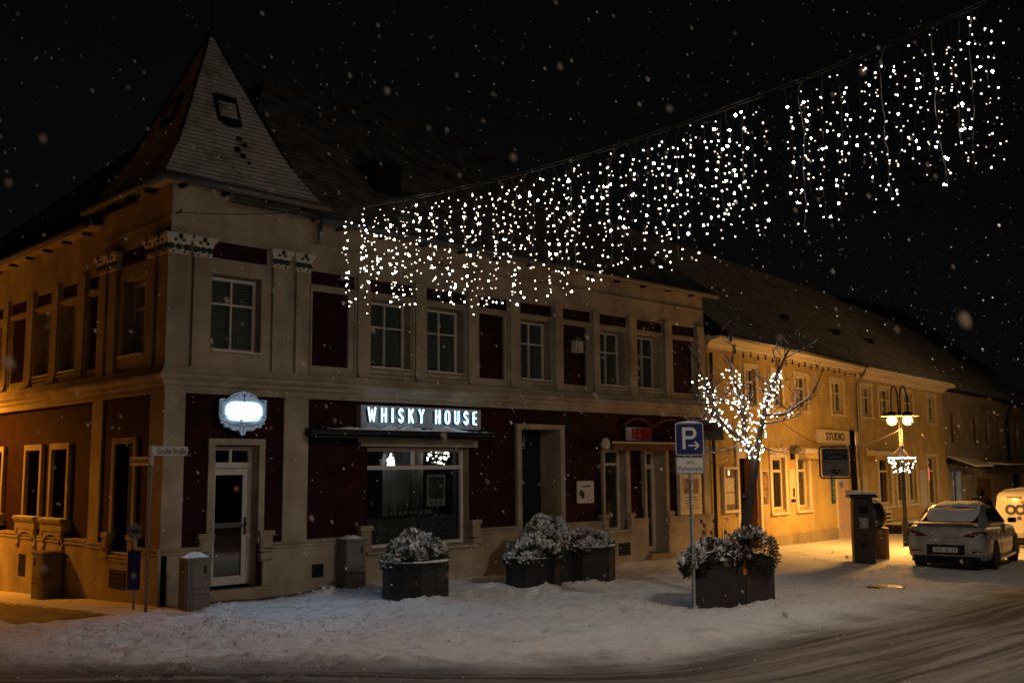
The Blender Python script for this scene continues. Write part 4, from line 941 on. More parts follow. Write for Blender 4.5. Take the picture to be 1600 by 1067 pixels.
# showcase with posters right of it
sc=thing('poster_showcase','framed showcase with a picture poster on the corner house beside the parking sign','showcase',TM(14.6,0,1.4))
MB(TM).box(14.12,15.08,-.058,.06,.92,2.0).build('frame',M['cream'],sc,bevel=.01); MB(TM).box(14.2,15.0,.061,.066,.99,1.93).build('paper',mat('warm_poster',(.6,.5,.38),.6,var=.1),sc)
MB(TM).box(14.28,14.92,.067,.071,1.46,1.86).build('picture',mat('picture_print',(.22,.14,.09),.6,var=.8,scale=7),sc)
for k in range(5): MB(TM).box(14.30+.02*(k%2),14.9-.05*(k%3),.067,.07,1.08+.07*k,1.10+.07*k).build('text_line',M['logo'],sc)
pj=thing('projecting_sign','grey projecting sign reading IBS at the end of the corner house','sign',TM(14.92,.1,3.12))
tp=frame_tf((14.92,-.10,3.12),(0,-1,0))
plate(tp,.42,-.04,.04,0,.80,.52,.02,'board',M['grey'],pj); lettering('IBS',.17,tp,.36,.042,.06,mat('dark_red_print',(.14,.02,.015),.5,var=0),pj,bold=.02)
MB().tube([tp(-.04,0,.30),tp(.8,0,.30)],.018,6).build('arm',M['darkmetal'],pj)
# things in the shop window
for i,(px,py,h,mt) in enumerate(((5.36,.55,.30,'bottle'),(5.50,.56,.33,'bottle'),(5.62,.52,.31,'bottle'),(5.78,.6,.24,'bottle'),(6.05,.55,.30,'bottle'),(6.2,.6,.28,'bottle'),(5.12,.55,.26,'bottle'))):
    b=MB().lathe([(.036,0),(.038,.01),(.038,h*.55),(.030,h*.66),(.013,h*.76),(.012,h*.94),(.015,h*.95),(.015,h)],(px,py,1.212),10).build('bottle',M['bottle'],None,(px,py,1.212),smooth=True)
    tag(b,['slender clear','tallest clear','third clear','short clear','clear','small clear','leftmost clear'][i]+' glass bottle on the shop window shelf'+['',' ','','',' left of the framed poster',' next to the framed poster',''][i].rstrip(),'bottle','bottles in the shop window')
    MB().box(px-.03,px+.03,py-.0395,py-.038,1.25,1.25+h*.25).build('label',M['poster'],b)
fp=thing('window_poster','framed poster hanging inside the right half of the shop window','poster',(6.2,.42,1.4))
MB().box(5.98,6.48,.40,.42,1.40,2.06).build('frame',M['poster'],fp); MB().box(6.03,6.43,.392,.3985,1.55,2.0).build('picture',mat('poster_picture',(.08,.07,.05),.6,var=.9,scale=6),fp)
for k in range(3): MB().box(6.06+.13*k,6.12+.13*k,.392,.3985,1.44,1.5).build('stamp',M['logo'],fp)
fl=thing('window_fairy_lights','ball of tangled white fairy lights in the top right of the shop window','fairy lights',(6.65,.8,2.3))
MB().tube([(6.65,.8,2.95),(6.65,.8,2.45)],.006,4).build('cord',M['wire'],fl)
b0=None
for k in range(46):
    th,r=random.random()*6.28,random.random()**.5
    p=(6.68+.36*r*math.cos(th),.8+.12*random.random(),2.43+.17*r*math.sin(th))
    if b0 is None: b0=MB().ball((0,0,0),.016,7,4).build('bulb',M['bulbw'],None,smooth=True); b0.location=p; attach(b0,fl); b0.location=p
    else: copy_obj(b0,fl,p,(random.uniform(.5,1.2),random.uniform(.5,1.0),random.uniform(.5,1.5)),(random.random(),random.random(),random.random()))
MB().tube([(6.68+.36*math.cos(k*2.4)*((k%7)/7),.86,2.50+.2*math.sin(k*2.4)*((k%5)/5)) for k in range(40)],.003,3).build('string',M['wire'],fl)
gs=thing('window_light_figure','small glowing white figure in the top left of the shop window','ornament',(5.22,.6,2.3))
MB().add([(5.10,.6,2.22),(5.30,.6,2.22),(5.27,.6,2.38),(5.24,.6,2.48),(5.20,.6,2.50),(5.17,.6,2.42),(5.09,.6,2.36),(5.14,.6,2.32),(5.10,.64,2.22),(5.30,.64,2.22),(5.27,.64,2.38),(5.24,.64,2.48),(5.20,.64,2.50),(5.17,.64,2.42),(5.09,.64,2.36),(5.14,.64,2.32)],
   [tuple(range(8)),tuple(range(15,7,-1))]+[(i,(i+1)%8,(i+1)%8+8,i+8) for i in range(8)]).build('figure',emis('lit_figure',(.95,.97,1),5),gs)
MB().tube([(5.2,.62,2.5),(5.2,.62,2.98)],.004,4).build('cord',M['wire'],gs)

# ------------------------------------------------------------------ things on the yellow house
st=thing('studio_sign','long pale sign board reading STUDIO on the yellow house','sign',TY(9.6,.1,3.1))
MB(TY).box(7.4,11.05,.002,.10,2.92,3.36).build('board',M['cream'],st,bevel=.006); lettering('STUDIO',.26,TY,8.85,.101,3.14,M['black'],st,bold=.02,w=1.65,depth=.01)
def striped_awning(a,b,label,z=2.66):
    t=thing('striped_awning',label,'awning',TY((a+b)/2,.2,z))
    MB(TY).prism([(.051,z-.12),(.30,z-.12),(.34,z-.08),(.34,z+.04),(.28,z+.08),(.051,z+.1)],a,b,0).build('cassette',M['cream'],t,bevel=.008)
    n=int((b-a)/.05); V=[]
    for k in range(n+1):
        s=a+(b-a)*k/n; V+=[(s,.33,z-.12),(s,.345+.015*math.sin(k*math.pi/3),z-.30+.06*abs(math.sin(k*math.pi/6)))]
    MB(TY).add(V,[(2*k,2*k+2,2*k+3,2*k+1) for k in range(n)]).build('valance',mat('valance_stripes',(.50,.36,.16),.9,var=.5,scale=4),t,recalc=False)
striped_awning(5.72,8.85,'cream awning with scalloped valance left of the studio entrance')
striped_awning(11.9,15.6,'cream awning with scalloped valance behind the street lamp',2.62)
def poster(a,b,c,e,label,base,var,strip=False):
    t=thing('wall_poster',label,'poster',TY((a+b)/2,.03,c))
    MB(TY).box(a,b,.002,.03,c,e).build('board',M['cream'],t); MB(TY).box(a+.03,b-.03,.031,.035,c+.03,e-.03).build('print',mat('poster_print',base,.6,var=var,scale=9),t)
    if strip:
        MB(TY).box(a+.05,b-.04,.036,.039,c+.05,c+.16).build('text_strip',M['black'],t); MB(TY).box(a+.22,b-.08,.036,.039,c+.22,c+.5).build('figure',mat('poster_figure',(.05,.03,.02),.6,var=.3),t)
poster(3.14,3.6,1.0,2.04,'dark picture poster on the yellow wall right of the wooden door',(.22,.14,.09),.9)
poster(5.08,5.53,.98,2.06,'pale poster with a black strip between two yellow house windows',(.66,.52,.34),.18,True)
poster(11.1,11.95,.75,1.75,'pale notice board behind the parking ticket machine',(.55,.45,.32),.2)
vb=thing('vertical_banner','narrow dark vertical banner beside the studio entrance','banner',TY(8.65,.05,1.6))
MB(TY).box(8.5,8.74,.002,.05,.9,2.4).build('board',M['letterside'],vb)
for k in range(8): lettering('STUDIOST'[k],.10,TY,8.62,.053,2.24-.165*k,M['signwhite'],vb)
el=thing('round_wall_lamp','round unlit wall lamp left of the scalloped awning on the yellow house','wall lamp',TY(5.35,.15,2.6))
MB(TY).lathe([(.02,-.14),(.11,-.1),(.15,0),(.11,.1),(.02,.14)],(5.34,.2,2.68),12).build('globe',M['grey'],el,smooth=True); MB(TY).box(5.28,5.40,.002,.12,2.36,2.56).build('bracket',M['darkmetal'],el)
s2=thing('glass_showcase','glazed showcase with paper notices at the left end of the yellow house','showcase',TY(1.06,.05,1.5))
m=MB(TY); m.box(.6,.68,.002,.09,.88,2.16).box(1.44,1.52,.002,.09,.88,2.16).box(.68,1.44,.002,.09,.88,.96).box(.68,1.44,.002,.09,2.08,2.16); m.build('frame',M['cream'],s2)
MB(TY).box(.68,1.44,.002,.02,.96,2.08).build('backboard',mat('showcase_back',(.16,.11,.07),.8,var=.3),s2)
for c,e in ((1.12,1.42),(1.45,1.85)): MB(TY).box(.78,1.3,.021,.025,c,e).build('paper',M['poster'],s2)
MB(TY).box(.95,1.0,.03,.05,1.92,2.06).build('lamp_tube',emis('showcase_tube',(1,.8,.55),1.5),s2)
rs=thing('red_window_sign','small red glowing sign in a far ground floor window','sign',TY(19.5,0,1.6)); MB(TY).box(19.35,19.62,-.10,-.08,1.5,2.05).build('panel',M['redlight'],rs)
wp=thing('blank_notice_board','pale blank notice board on the yellow house wall beside the red sign','notice board',TY(18.3,0,1.2)); MB(TY).box(17.95,18.75,.002,.04,.45,1.95).build('board',M['cream'],wp,bevel=.005); MB(TY).box(18.0,18.7,.041,.045,.5,1.9).build('sheet',M['signwhite'],wp)
bk=thing('low_bench','low dark bench against the yellow house behind the lamp post','bench',TY(14.8,.5,-.4))
for a in (13.1,14.8,16.5): MB(TY).box(a,a+.08,.25,.75,-.6,-.05).build('leg',M['darkmetal'],bk)
for k in range(3): MB(TY).box(12.9,16.8,.25+.18*k,.39+.18*k,-.05,.0).build('slat',M['brownbin'],bk)
MB(TY).box(12.9,16.8,.25,.75,.001,.05).build('snow',M['snow'],bk,bevel=.02)
vg=thing('wall_vent_box','pale slatted box standing by the yellow wall behind the litter bin','cabinet',TY(13.6,.3,-.4))
MB(TY).box(12.9,13.7,.05,.24,-.6,.5).build('body',M['cream'],vg)
for k in range(4): MB(TY).box(13.0,13.6,.241,.25,-.1+.14*k,-.03+.14*k).build('slot',M['dark'],vg)
# ------------------------------------------------------------------ street lamps (lit)
def lamp_post(x,y,label,gmat,lcol,power,h=3.72,ang=0.0,group='street lamps',up=.22):
    g=G(x,y); t=thing('street_lamp',label,'street lamp',(x,y,g),group)
    c=Vector((math.cos(ang),math.sin(ang),0))
    MB().lathe([(.13,0),(.13,.08),(.09,.12),(.085,.75),(.10,.78),(.06,.84),(.052,2.9),(.07,2.93),(.07,2.97),(.045,3.0),(.04,h+.15),(.055,h+.18),(.02,h+.3)],(x,y,g),12).build('post',M['darkmetal'] if h<5 else M['pole'],t,smooth=True)
    for sg in (-1,1):
        P=Vector((x,y,g)); e=P+c*.235*sg
        pts=[P+Vector((0,0,h+.1))+c*.03*sg]
        for k in range(13):
            a=math.pi*k/12; q=P+c*sg*(.135-.105*math.cos(a)); pts.append(q+Vector((0,0,h+.55+.42*math.sin(a))))
        pts.append(e+Vector((0,0,h+.22)))
        MB().tube(pts,.022,6).build('swan_neck_arm',M['darkmetal'],t,smooth=True)
        MB().lathe([(.03,.24),(.13,.20),(.16,.13),(.30,.115),(.31,.10),(.16,.10)],(e.x,e.y,g+h),16,cap=False).build('hood',M['darkmetal'],t,smooth=True)
        MB().lathe([(.10,.088),(.30,.088),(.31,.094)],(e.x,e.y,g+h),20,cap=False).build('reflector',M['cream'],t,smooth=True)
        gl=MB().ball((e.x,e.y,g+h-.03),.145,14,9,.92).build('globe',gmat,t,smooth=True)
        for kind,share in (('POINT',up),('SPOT',1.07-up)):
            ld=bpy.data.lights.new('lamp_light',kind); ld.energy=power/2*share; ld.color=lcol; ld.shadow_soft_size=.15
            if kind=='SPOT': ld.spot_size=R(172); ld.spot_blend=.45
            lo=bpy.data.objects.new('lamp_light',ld); col.objects.link(lo); lo.location=(e.x,e.y,g+h-.21-.16); attach(lo,t)
    return t
SOD=(1.0,.46,.09)
lamp_post(20.85,-2.93,'twin globe street lamp glowing orange in front of the yellow house',M['globe'],SOD,1500,ang=R(-40))
lamp_post(-2.7,9.6,'twin globe street lamp glowing orange down the side street',M['globe'],(1.0,.33,.022),1700,h=5.5,ang=R(90),up=.03)
lamp_post(5.0,-12.7,'tall warm white street lamp across the road',M['globe_w'],(1.0,.86,.72),680,h=7.2,ang=R(0))
lamp_post(34.0,-7.6,'twin globe street lamp glowing orange further along the road',M['globe'],(1.0,.55,.2),1600,h=5.2,ang=R(0))

lamp_post(-4.6,-20.2,'tall orange street lamp behind the viewpoint',M['globe'],(1.0,.62,.33),330,h=5.4,ang=R(30))
# light wreath on the visible lamp
wr=thing('light_wreath','ring of small white lights hung round the lamp post below the globes','light wreath',(20.85,-2.93,G(20.85,0)+2.6),None)
LX,LY,LZ=20.85,-2.93,G(20.85,-3)
MB().tube([(LX+.36*math.cos(a),LY+.36*math.sin(a),LZ+2.62) for a in np.linspace(0,2*math.pi,25)],.014,6).build('ring',M['bulbw'],wr,smooth=True)
for a in (0,2.1,4.2): MB().tube([(LX+.36*math.cos(a),LY+.36*math.sin(a),LZ+2.6),(LX+.05*math.cos(a),LY+.05*math.sin(a),LZ+2.9)],.008,4).build('stay',M['wire'],wr)
small=MB().ball((0,0,0),.024,8,5).build('bulb',M['bulbw'],None,smooth=True)
first=True
for k in range(34):
    a=random.random()*6.28; dz=random.random(); r=.38-.17*dz
    p=(LX+r*math.cos(a),LY+r*math.sin(a),LZ+2.56-.40*dz)
    if first: small.location=p; attach(small,wr); small.location=p; first=False
    else: copy_obj(small,wr,p,random.uniform(.4,.85))

# ------------------------------------------------------------------ light curtain over the road
HK=Vector((.1,-.16,6.58)); UD=Vector((.12596,-.99204,0))
def cab(u): return HK.z-.02+ (0.0159*(u-6.7)**2-.7137)
def cpt(u,z=None): return Vector((HK.x+UD.x*u,HK.y+UD.y*u,cab(u) if z is None else z))
mast=thing('cable_mast','grey mast across the road that carries the light curtain cable','mast',(HK.x+UD.x*14.1,HK.y+UD.y*14.1,0))
MB().lathe([(.10,-.1),(.10,.9),(.07,1.0),(.055,6.75),(.02,6.8)],(HK.x+UD.x*14.1,HK.y+UD.y*14.1,0),12).build('post',M['pole'],mast,smooth=True)
MB().lathe([(.09,0),(.09,.06)],(HK.x+UD.x*14.1,HK.y+UD.y*14.1,6.55),10).build('clamp',M['darkmetal'],mast)
cb=MB().tube([cpt(u) for u in np.linspace(0,14.05,60)],.006,5).build('span_cable',M['wire'],None,cpt(0),smooth=True)
tag(cb,'thin dark cable sagging over the road from the tower hook','cable')
bulb0,bulb1,bulb2=[MB().ball((0,0,0),.0125,8,5).build('bulb_source',M[k_],None,smooth=True) for k_ in ('bulb','bulb_mid','bulb_dim')]
usedb=False
segs=[(4.22,6.30,'left end light curtain of densely packed white bulbs in front of the facade'),(6.38,8.42,'light curtain of white bulbs hanging in front of the upper windows, second from the left'),
      (8.50,10.62,'light curtain of white bulbs against the dark roofs, left of the gap'),(10.80,12.95,'nearest light curtain of white bulbs at the upper right, right of the gap')]
PERP=Vector((UD.y,-UD.x,0))
for si,(u0,u1,lab) in enumerate(segs):
    t=thing('light_curtain',lab,'light curtain',cpt(u0),'light curtains over the road')
    MB().tube([cpt(u)-Vector((0,0,.035)) for u in np.linspace(u0,u1,14)],.004,4).build('top_wire',M['wire'],t)
    n=int((u1-u0)/.074)
    for k in range(n):
        u=u0+(u1-u0)*(k+.5)/n+random.uniform(-.02,.02)
        L=(1.42 if si<1 else 1.5)*random.choice([.62,.75,.86,.95,1,1.03]) + (.1 if si==1 else 0)
        off=(((k*7)%11)/10-.5)*(.5 if si<2 else .22)
        top=cpt(u)-Vector((0,0,.04)); pts=[]; nb=int(L/.112); w=0;q=0
        for j in range(nb+1):
            w+=random.uniform(-.022,.022); q+=random.uniform(-.03,.03)
            pts.append(top+UD*(w)+PERP*(q+off*min(1,j/2))-Vector((0,0,L*(j+random.uniform(-.3,.3)*(0<j<nb))/nb)))
        stn=MB().tube(pts,.0022,3,cap=False).build('strand',M['wire'],t)
        for j in range(1,nb+1):
            if j==1 and random.random()<.5: continue
            p=pts[j]+UD*random.uniform(-.05,.05)+PERP*random.uniform(-.05,.05)+Vector((0,0,random.uniform(-.05,.05)))
            q_=random.random()
            if q_<.15: src,sc=bulb0,random.uniform(.6,.98)
            elif q_<.52: src,sc=bulb1,random.uniform(.42,.75)
            else: src,sc=bulb2,random.uniform(.38,.65)
            if si==3: sc*=.8
            copy_obj(src,stn,p,sc,name='bulb')
for o_ in (bulb0,bulb1,bulb2): bpy.data.objects.remove(o_)

# ------------------------------------------------------------------ shrubs, planters, tree
def foliage(cx,cy,cz,rx,ry,rz,n,leaf,seed,zmin=-.1,sp=1.0):
    rnd=random.Random(seed); mb=MB(); sn=MB()
    for i in range(n):
        while True:
            v=Vector((rnd.gauss(0,1),rnd.gauss(0,1),rnd.gauss(0,1)))
            if v.length>1e-3: v.normalize()
            if v.z>zmin: break
        r=rnd.uniform(.5,1.0)**.5*(1+.07*math.sin(v.x*5+seed)*math.cos(v.y*6+seed*2)+.05*math.sin(v.z*9+v.x*7))
        p=Vector((cx+v.x*rx*r,cy+v.y*ry*r,cz+v.z*rz*r))
        d=(v*1.1+Vector((rnd.uniform(-1,1),rnd.uniform(-1,1),rnd.uniform(-.3,.8)))*.8).normalized()
        s=d.cross(Vector((rnd.uniform(-1,1),rnd.uniform(-1,1),rnd.uniform(-1,1)))).normalized()
        l=leaf*rnd.uniform(.6,1.4); w=l*.17
        mb.add([p,p+d*l*.5+s*w,p+d*l,p+d*l*.5-s*w],[(0,1,2,3)])
        pat=math.sin(v.x*6+seed)*math.sin(v.y*7+seed*1.7)+.5*math.sin(v.x*13+v.y*11+seed)
        lean=v.z+.35*(-v.x*.8+.1*v.y)
        if lean>.22 and r>.86 and pat>-.35 and rnd.random()<sp*.38*min(1,(lean-.12)*1.9):
            c=p+d*l*.35+Vector((0,0,.012)); rr=leaf*rnd.uniform(.45,1.15)
            u=d*rr*1.3; s2=s*rr; h=Vector((0,0,rr*.55))
            sn.add([c-u-h*.3,c-s2-h*.3,c+u-h*.3,c+s2-h*.3,c+h,c-u*.6+s2*.6+h*.5],[(0,1,4),(1,2,4),(2,3,4),(3,5,4),(5,0,4),(3,0,5)])
    return mb,sn
def planter_round(x,y,r,h,label,slabel,sh,seed,mt='planter',srx=None,leaf=.038,n=13000):
    g=G(x,y)-.04
    t=thing('planter',label,'planter',(x,y,g),'round planters on the pavement')
    seg=12
    MB().lathe([(r*.97,0),(r,.03),(r,h-.05),(r*1.02,h-.04),(r*1.02,h),(r*.93,h),(r*.93,h-.08)],(x,y,g),seg,cap=False).build('tub',M[mt],t)
    MB().lathe([(.001,h-.09),(r*.92,h-.09)],(x,y,g),seg,cap=False).build('soil',M['bark'],t)
    for k in range(seg):
        a=2*math.pi*k/seg; MB().tube([(x+r*1.003*math.cos(a),y+r*1.003*math.sin(a),g+.05),(x+r*1.003*math.cos(a),y+r*1.003*math.sin(a),g+h-.06)],.010,4).build('seam',M[mt],t)
    V=[];F=[];n_=40
    for k in range(n_+1):
        a=2*math.pi*k/n_; e=max(0.0,.5+.9*math.sin(a*1.0+seed)+.5*math.sin(3*a+seed*2))*.016
        for rr_,dz in ((1.025,0),(1.02,e),(.95,e*1.3),(.92,0)): V.append((x+r*rr_*math.cos(a),y+r*rr_*math.sin(a),g+h+dz+.001))
    for k in range(n_):
        for q in range(3): F.append((4*k+q,4*k+4+q,4*k+5+q,4*k+1+q))
    MB().add(V,F).build('snow_rim',M['snow'],t,smooth=True,recalc=False)
    s=thing('shrub',slabel,'shrub',(x,y,g+h-.09),'snowy shrubs in planters')
    fo,sn=foliage(x,y,g+h-.1,srx or r*1.02,srx or r*1.02,sh,n,leaf,seed)
    fo.build('foliage',M['leaf'],s,recalc=False)['kind']='stuff'; sn.build('snow_cover',M['snow'],s,recalc=False)['kind']='stuff'
    for k in range(5):
        a=k*1.26; MB().tube([(x+.06*math.cos(a),y+.06*math.sin(a),g+h-.12),(x+.3*r*math.cos(a),y+.3*r*math.sin(a),g+h+sh*.5)],.012,4).build('stem',M['bark'],s)
planter_round(3.72,-2.06,.57,.67,'round anthracite planter standing alone before the shop window','domed snowy shrub in the planter before the shop window',.58,3)
planter_round(6.50,-2.20,.54,.60,'round anthracite planter at the left of the cluster by the recessed doorway','low snowy shrub at the left of the planter cluster',.48,5)
planter_round(7.55,-1.55,.54,.66,'round anthracite planter at the back of the cluster by the recessed doorway','tallest snowy shrub at the back of the planter cluster',.78,8,n=16000,srx=.62)
planter_round(8.28,-2.02,.55,.72,'round anthracite planter at the right of the cluster by the recessed doorway','thin snowy shrub at the right of the planter cluster',.40,9)

# big panelled planter with the lit tree
PA=Vector((6.06,-6.30,0)); PBv=Vector((7.50,-6.92,0)); ax=(PBv-PA).normalized(); inn=Vector((-ax.y,ax.x,0)); PL=(PBv-PA).length; PDp=1.15; g0=G(6.7,-6.5)-.05; HP=.80
def TP(s,d,z):
    q=PA+ax*s-inn*d; return (q.x,q.y,g0+z)
bp=thing('tree_planter','large rectangular dark planter holding the lit tree beside the parking sign','planter',(6.9,-6.3,g0))
PG=[Vector(q) for q in ((6.04,-6.30,0),(6.76,-6.79,0),(7.40,-6.92,0),(7.95,-6.35,0),(7.62,-5.78,0),(6.86,-5.66,0))]
pc=sum(PG,Vector())/6
for i in range(6):
    A_,B_=PG[i],PG[(i+1)%6]; e_=(B_-A_).normalized()*.006
    inA,inB=A_.lerp(pc,.07),B_.lerp(pc,.07); V=[]
    for q in (A_+e_,B_-e_,inB,inA): V+=[(q.x,q.y,g0),(q.x,q.y,g0+HP)]
    MB().add(V,[(0,2,3,1),(2,4,5,3),(4,6,7,5),(6,0,1,7),(1,3,5,7),(0,6,4,2)]).build('panel',M['planter2'] if i in (1,2) else M['planter'],bp,bevel=.006)
MB().add([(q.lerp(pc,.05).x,q.lerp(pc,.05).y,g0+HP-.1) for q in PG],[tuple(range(6))]).build('soil',M['bark'],bp,recalc=False)
tS=frame_tf((PG[1].x,PG[1].y,g0),(PG[1]-PG[0]).normalized()); MB(tS).box(-.05,.0,.004,.014,HP-.24,HP-.01).build('reflector_strip',M['orange'],bp)
axS,inS=Vector((.74,-.67,0)),Vector((.67,.74,0))
def P3(s,d,z):
    q=Vector((6.10,-6.20,0))+axS*s*.92-inS*(d+.05); return Vector((q.x,q.y,g0+z))
sh=thing('shrub','straggly snowy grass and heather along the left of the tree planter','shrub',TP(.45,-.5,HP))
fo,sn=foliage(*P3(.50,-.42,HP-.06),.52,.42,.34,7500,.06,21,-.1,.5); 
fo2,sn2=foliage(*P3(.10,-.12,HP-.10),.25,.22,.22,1400,.08,25,-.7); fo.add(fo2.v,fo2.f); sn.add(sn2.v,sn2.f)
fo3,sn3=foliage(*P3(.85,-.3,HP-.1),.36,.3,.28,2000,.075,27,-.1,.4); fo.add(fo3.v,fo3.f); sn.add(sn3.v,sn3.f)
fo.build('foliage',M['leaf2'],sh,recalc=False)['kind']='stuff'; sn.build('snow_cover',M['snow'],sh,recalc=False)['kind']='stuff'
st_=MB()
for k in range(16):
    s=.25+.75*random.random(); q=P3(s,-.3-.4*random.random(),HP); h=random.uniform(.35,.72)
    MB().tube([q,q+Vector((.02*random.uniform(-1,1),.02,h*.6)),q+Vector((.05*random.uniform(-1,1),.03,h))],[.006,.005,.003],4).build('dry_stalk',M['bark'],sh)
    if k%3==0: MB().ball(q+Vector((.0,.03,h)),.022,6,4,1.8).build('seed_head',M['bark'],sh)
sh2=thing('shrub','rounded leafy bush at the foot of the tree in the large planter','shrub',TP(1.2,-.35,HP))
fo,sn=foliage(*P3(1.16,-.40,HP+.05),.44,.44,.44,8000,.04,31,-.75,.3); fo.build('foliage',M['leaf2'],sh2,recalc=False)['kind']='stuff'; sn.build('snow_cover',M['snow'],sh2,recalc=False)['kind']='stuff'
MB().tube([P3(1.16,-.4,HP-.12),P3(1.16,-.4,HP+.3)],.03,6).build('stem',M['bark'],sh2)

tree=thing('bare_tree','small leafless tree wound with white lights in the large planter','tree',(7.36,-6.34,g0+HP-.12))
rt=random.Random(5)
def smooth_path(P,n=6):
    P=[Vector(p) for p in P]; out=[]
    for i in range(len(P)-1):
        p0=P[max(i-1,0)];p1=P[i];p2=P[i+1];p3=P[min(i+2,len(P)-1)]
        for k in range(n):
            t=k/n; out.append(.5*((2*p1)+(-p0+p2)*t+(2*p0-5*p1+4*p2-p3)*t*t+(-p0+3*p1-3*p2+p3)*t**3))
    out.append(P[-1]); return out
trunkP=smooth_path([(7.36,-6.34,g0+.62),(7.40,-6.40,1.2),(7.46,-6.49,1.75),(7.52,-6.57,2.34)])
MB().tube(trunkP,[.095-.03*i/(len(trunkP)-1) for i in range(len(trunkP))],10).build('trunk',M['bark'],tree,smooth=True)
FK=Vector((7.52,-6.57,2.32))
limbs={'A':([FK,(7.40,-6.42,2.6),(7.16,-6.10,2.99),(7.06,-5.95,3.49),(6.95,-5.76,4.10)],.055),
 'B':([FK,(7.47,-6.40,2.75),(7.47,-6.40,3.15),(7.37,-6.25,3.82),(7.42,-6.30,4.30)],.05),
 'C':([FK,(7.60,-6.70,3.03),(7.70,-6.86,3.58),(7.88,-7.06,4.15)],.058),
 'D':([(7.62,-6.73,3.05),(7.75,-7.0,3.06),(7.95,-7.18,3.22),(8.10,-7.38,3.42),(8.18,-7.53,3.82)],.026),
 'E':([(7.47,-6.40,3.0),(7.36,-6.3,3.22),(7.22,-6.14,3.30),(7.02,-5.87,3.28)],.028),
 'F':([(7.25,-6.22,2.86),(7.05,-6.0,2.98),(6.85,-5.8,2.95)],.022),
 'H':([(7.58,-6.66,2.9),(7.78,-6.95,2.95),(8.0,-7.2,3.05)],.02),
 'I':([(7.60,-6.62,2.55),(7.80,-6.7,2.45),(8.0,-6.9,2.40)],.012),
 'J':([(7.40,-6.42,2.6),(7.2,-6.2,2.45),(6.95,-5.95,2.42)],.014)}
snowb=MB(); tips=[]; lp={}
def limb(P,r,name='limb',depth=0):
    pts=smooth_path(P,6); n=len(pts); rad=[max(.004,r*(1-.72*i/(n-1))) for i in range(n)]
    lm=MB().tube(pts,rad,7 if depth==0 else 5).build(name,M['bark'],tree,smooth=True)
    for i in range(n-1):
        d=(pts[i+1]-pts[i])
        if abs(d.normalized().z)<.8 and rt.random()<.75:
            o=Vector((0,0,rad[i]*.85)); snowb.tube([pts[i]+o,pts[i+1]+o*.9],[rad[i]*.72,rad[i+1]*.72],5)
    return pts,rad,lm
def twigs(pts,rad,parent,level,count):
    for k in range(count):
        i=rt.randrange(int(len(pts)*.35),len(pts)); p=pts[i]
        d0=(pts[min(i+1,len(pts)-1)]-pts[i-1]).normalized()
        d=(d0*.7+Vector((rt.uniform(-1,1),rt.uniform(-1,1),rt.uniform(-.3,.9)))).normalized()
        L=rt.uniform(.18,.46)*(1 if level==0 else .55)
        q=[p]; v=d
        for s in range(4):
            v=(v+Vector((rt.uniform(-.35,.35),rt.uniform(-.35,.35),rt.uniform(-.1,.3)))).normalized(); q.append(q[-1]+v*L/4)
        r0=min(rad[i]*.6,.012)
        twig_mb.tube(q,[r0*(1-.18*s) for s in range(5)],4)
        if rt.random()<.35: snowb.tube([x+Vector((0,0,r0*.9)) for x in q[1:4]],r0*.6,4)
        if level<2: twigs(q,[r0]*5,parent,level+1,3 if level==0 else 2)
        elif rt.random()<.55:
            e=q[-1]; a=Vector((rt.uniform(-1,1),rt.uniform(-1,1),rt.uniform(-1,1))).normalized()*.022; b_=a.cross(Vector((0,0,1)))
            twig_mb.add([e,e+a+b_*.5,e+a*2,e+a-b_*.5],[(0,1,2,3)])
for key,(P,r) in limbs.items():
    pts,rad,lm=limb(P,r,'limb',0 if r>.04 else 1); lp[key]=pts
    twig_mb=MB(); twigs(pts,rad,lm,0,15 if key in 'ABC' else 8); twig_mb.build('twigs',M['bark'],lm,recalc=False)['kind']='stuff'
snowb.build('snow_on_branches',M['snow'],tree,recalc=False)['kind']='stuff'
tl=thing('tree_light_string','string of bright white bulbs wound round the forked limbs of the tree','fairy lights',tuple(FK))
tb=None
for key,(a,b,n) in {'A':(0,.84,92),'B':(.05,.76,92),'C':(0,.78,104),'E':(0,.8,26),'D':(0,.3,10),'F':(0,.6,14)}.items():
    pts=lp[key]; path=[]; m_=len(pts)-1
    for k in range(n):
        f=a+(b-a)*(k/(n-1))**.8; i=min(int(f*m_),m_-1); fr=f*m_-i
        p=pts[i].lerp(pts[i+1],fr); an=k*1.9+rt.uniform(-.4,.4); rr=.06*(1-.3*f)+abs(rt.gauss(0,.06))
        path.append(p+Vector((math.cos(an)*rr,math.sin(an)*rr,rt.uniform(-.03,.03))))
    MB().tube(path,.003,3,cap=False).build('wire',M['wire'],tl)
    for p in path:
        if tb is None:
            tb=MB().ball((0,0,0),.0125,8,5).build('bulb',M['bulb'],None,smooth=True); tb.location=p; attach(tb,tl); tb.location=p
            tb2=MB().ball((0,0,0),.0125,8,5).build('bulb',M['bulb_mid'],None,smooth=True); tb2.location=p+Vector((.05,.03,.06)); attach(tb2,tl)
        else: copy_obj(tb if rt.random()<.3 else tb2,tl,p,rt.uniform(.35,.8),name='bulb')

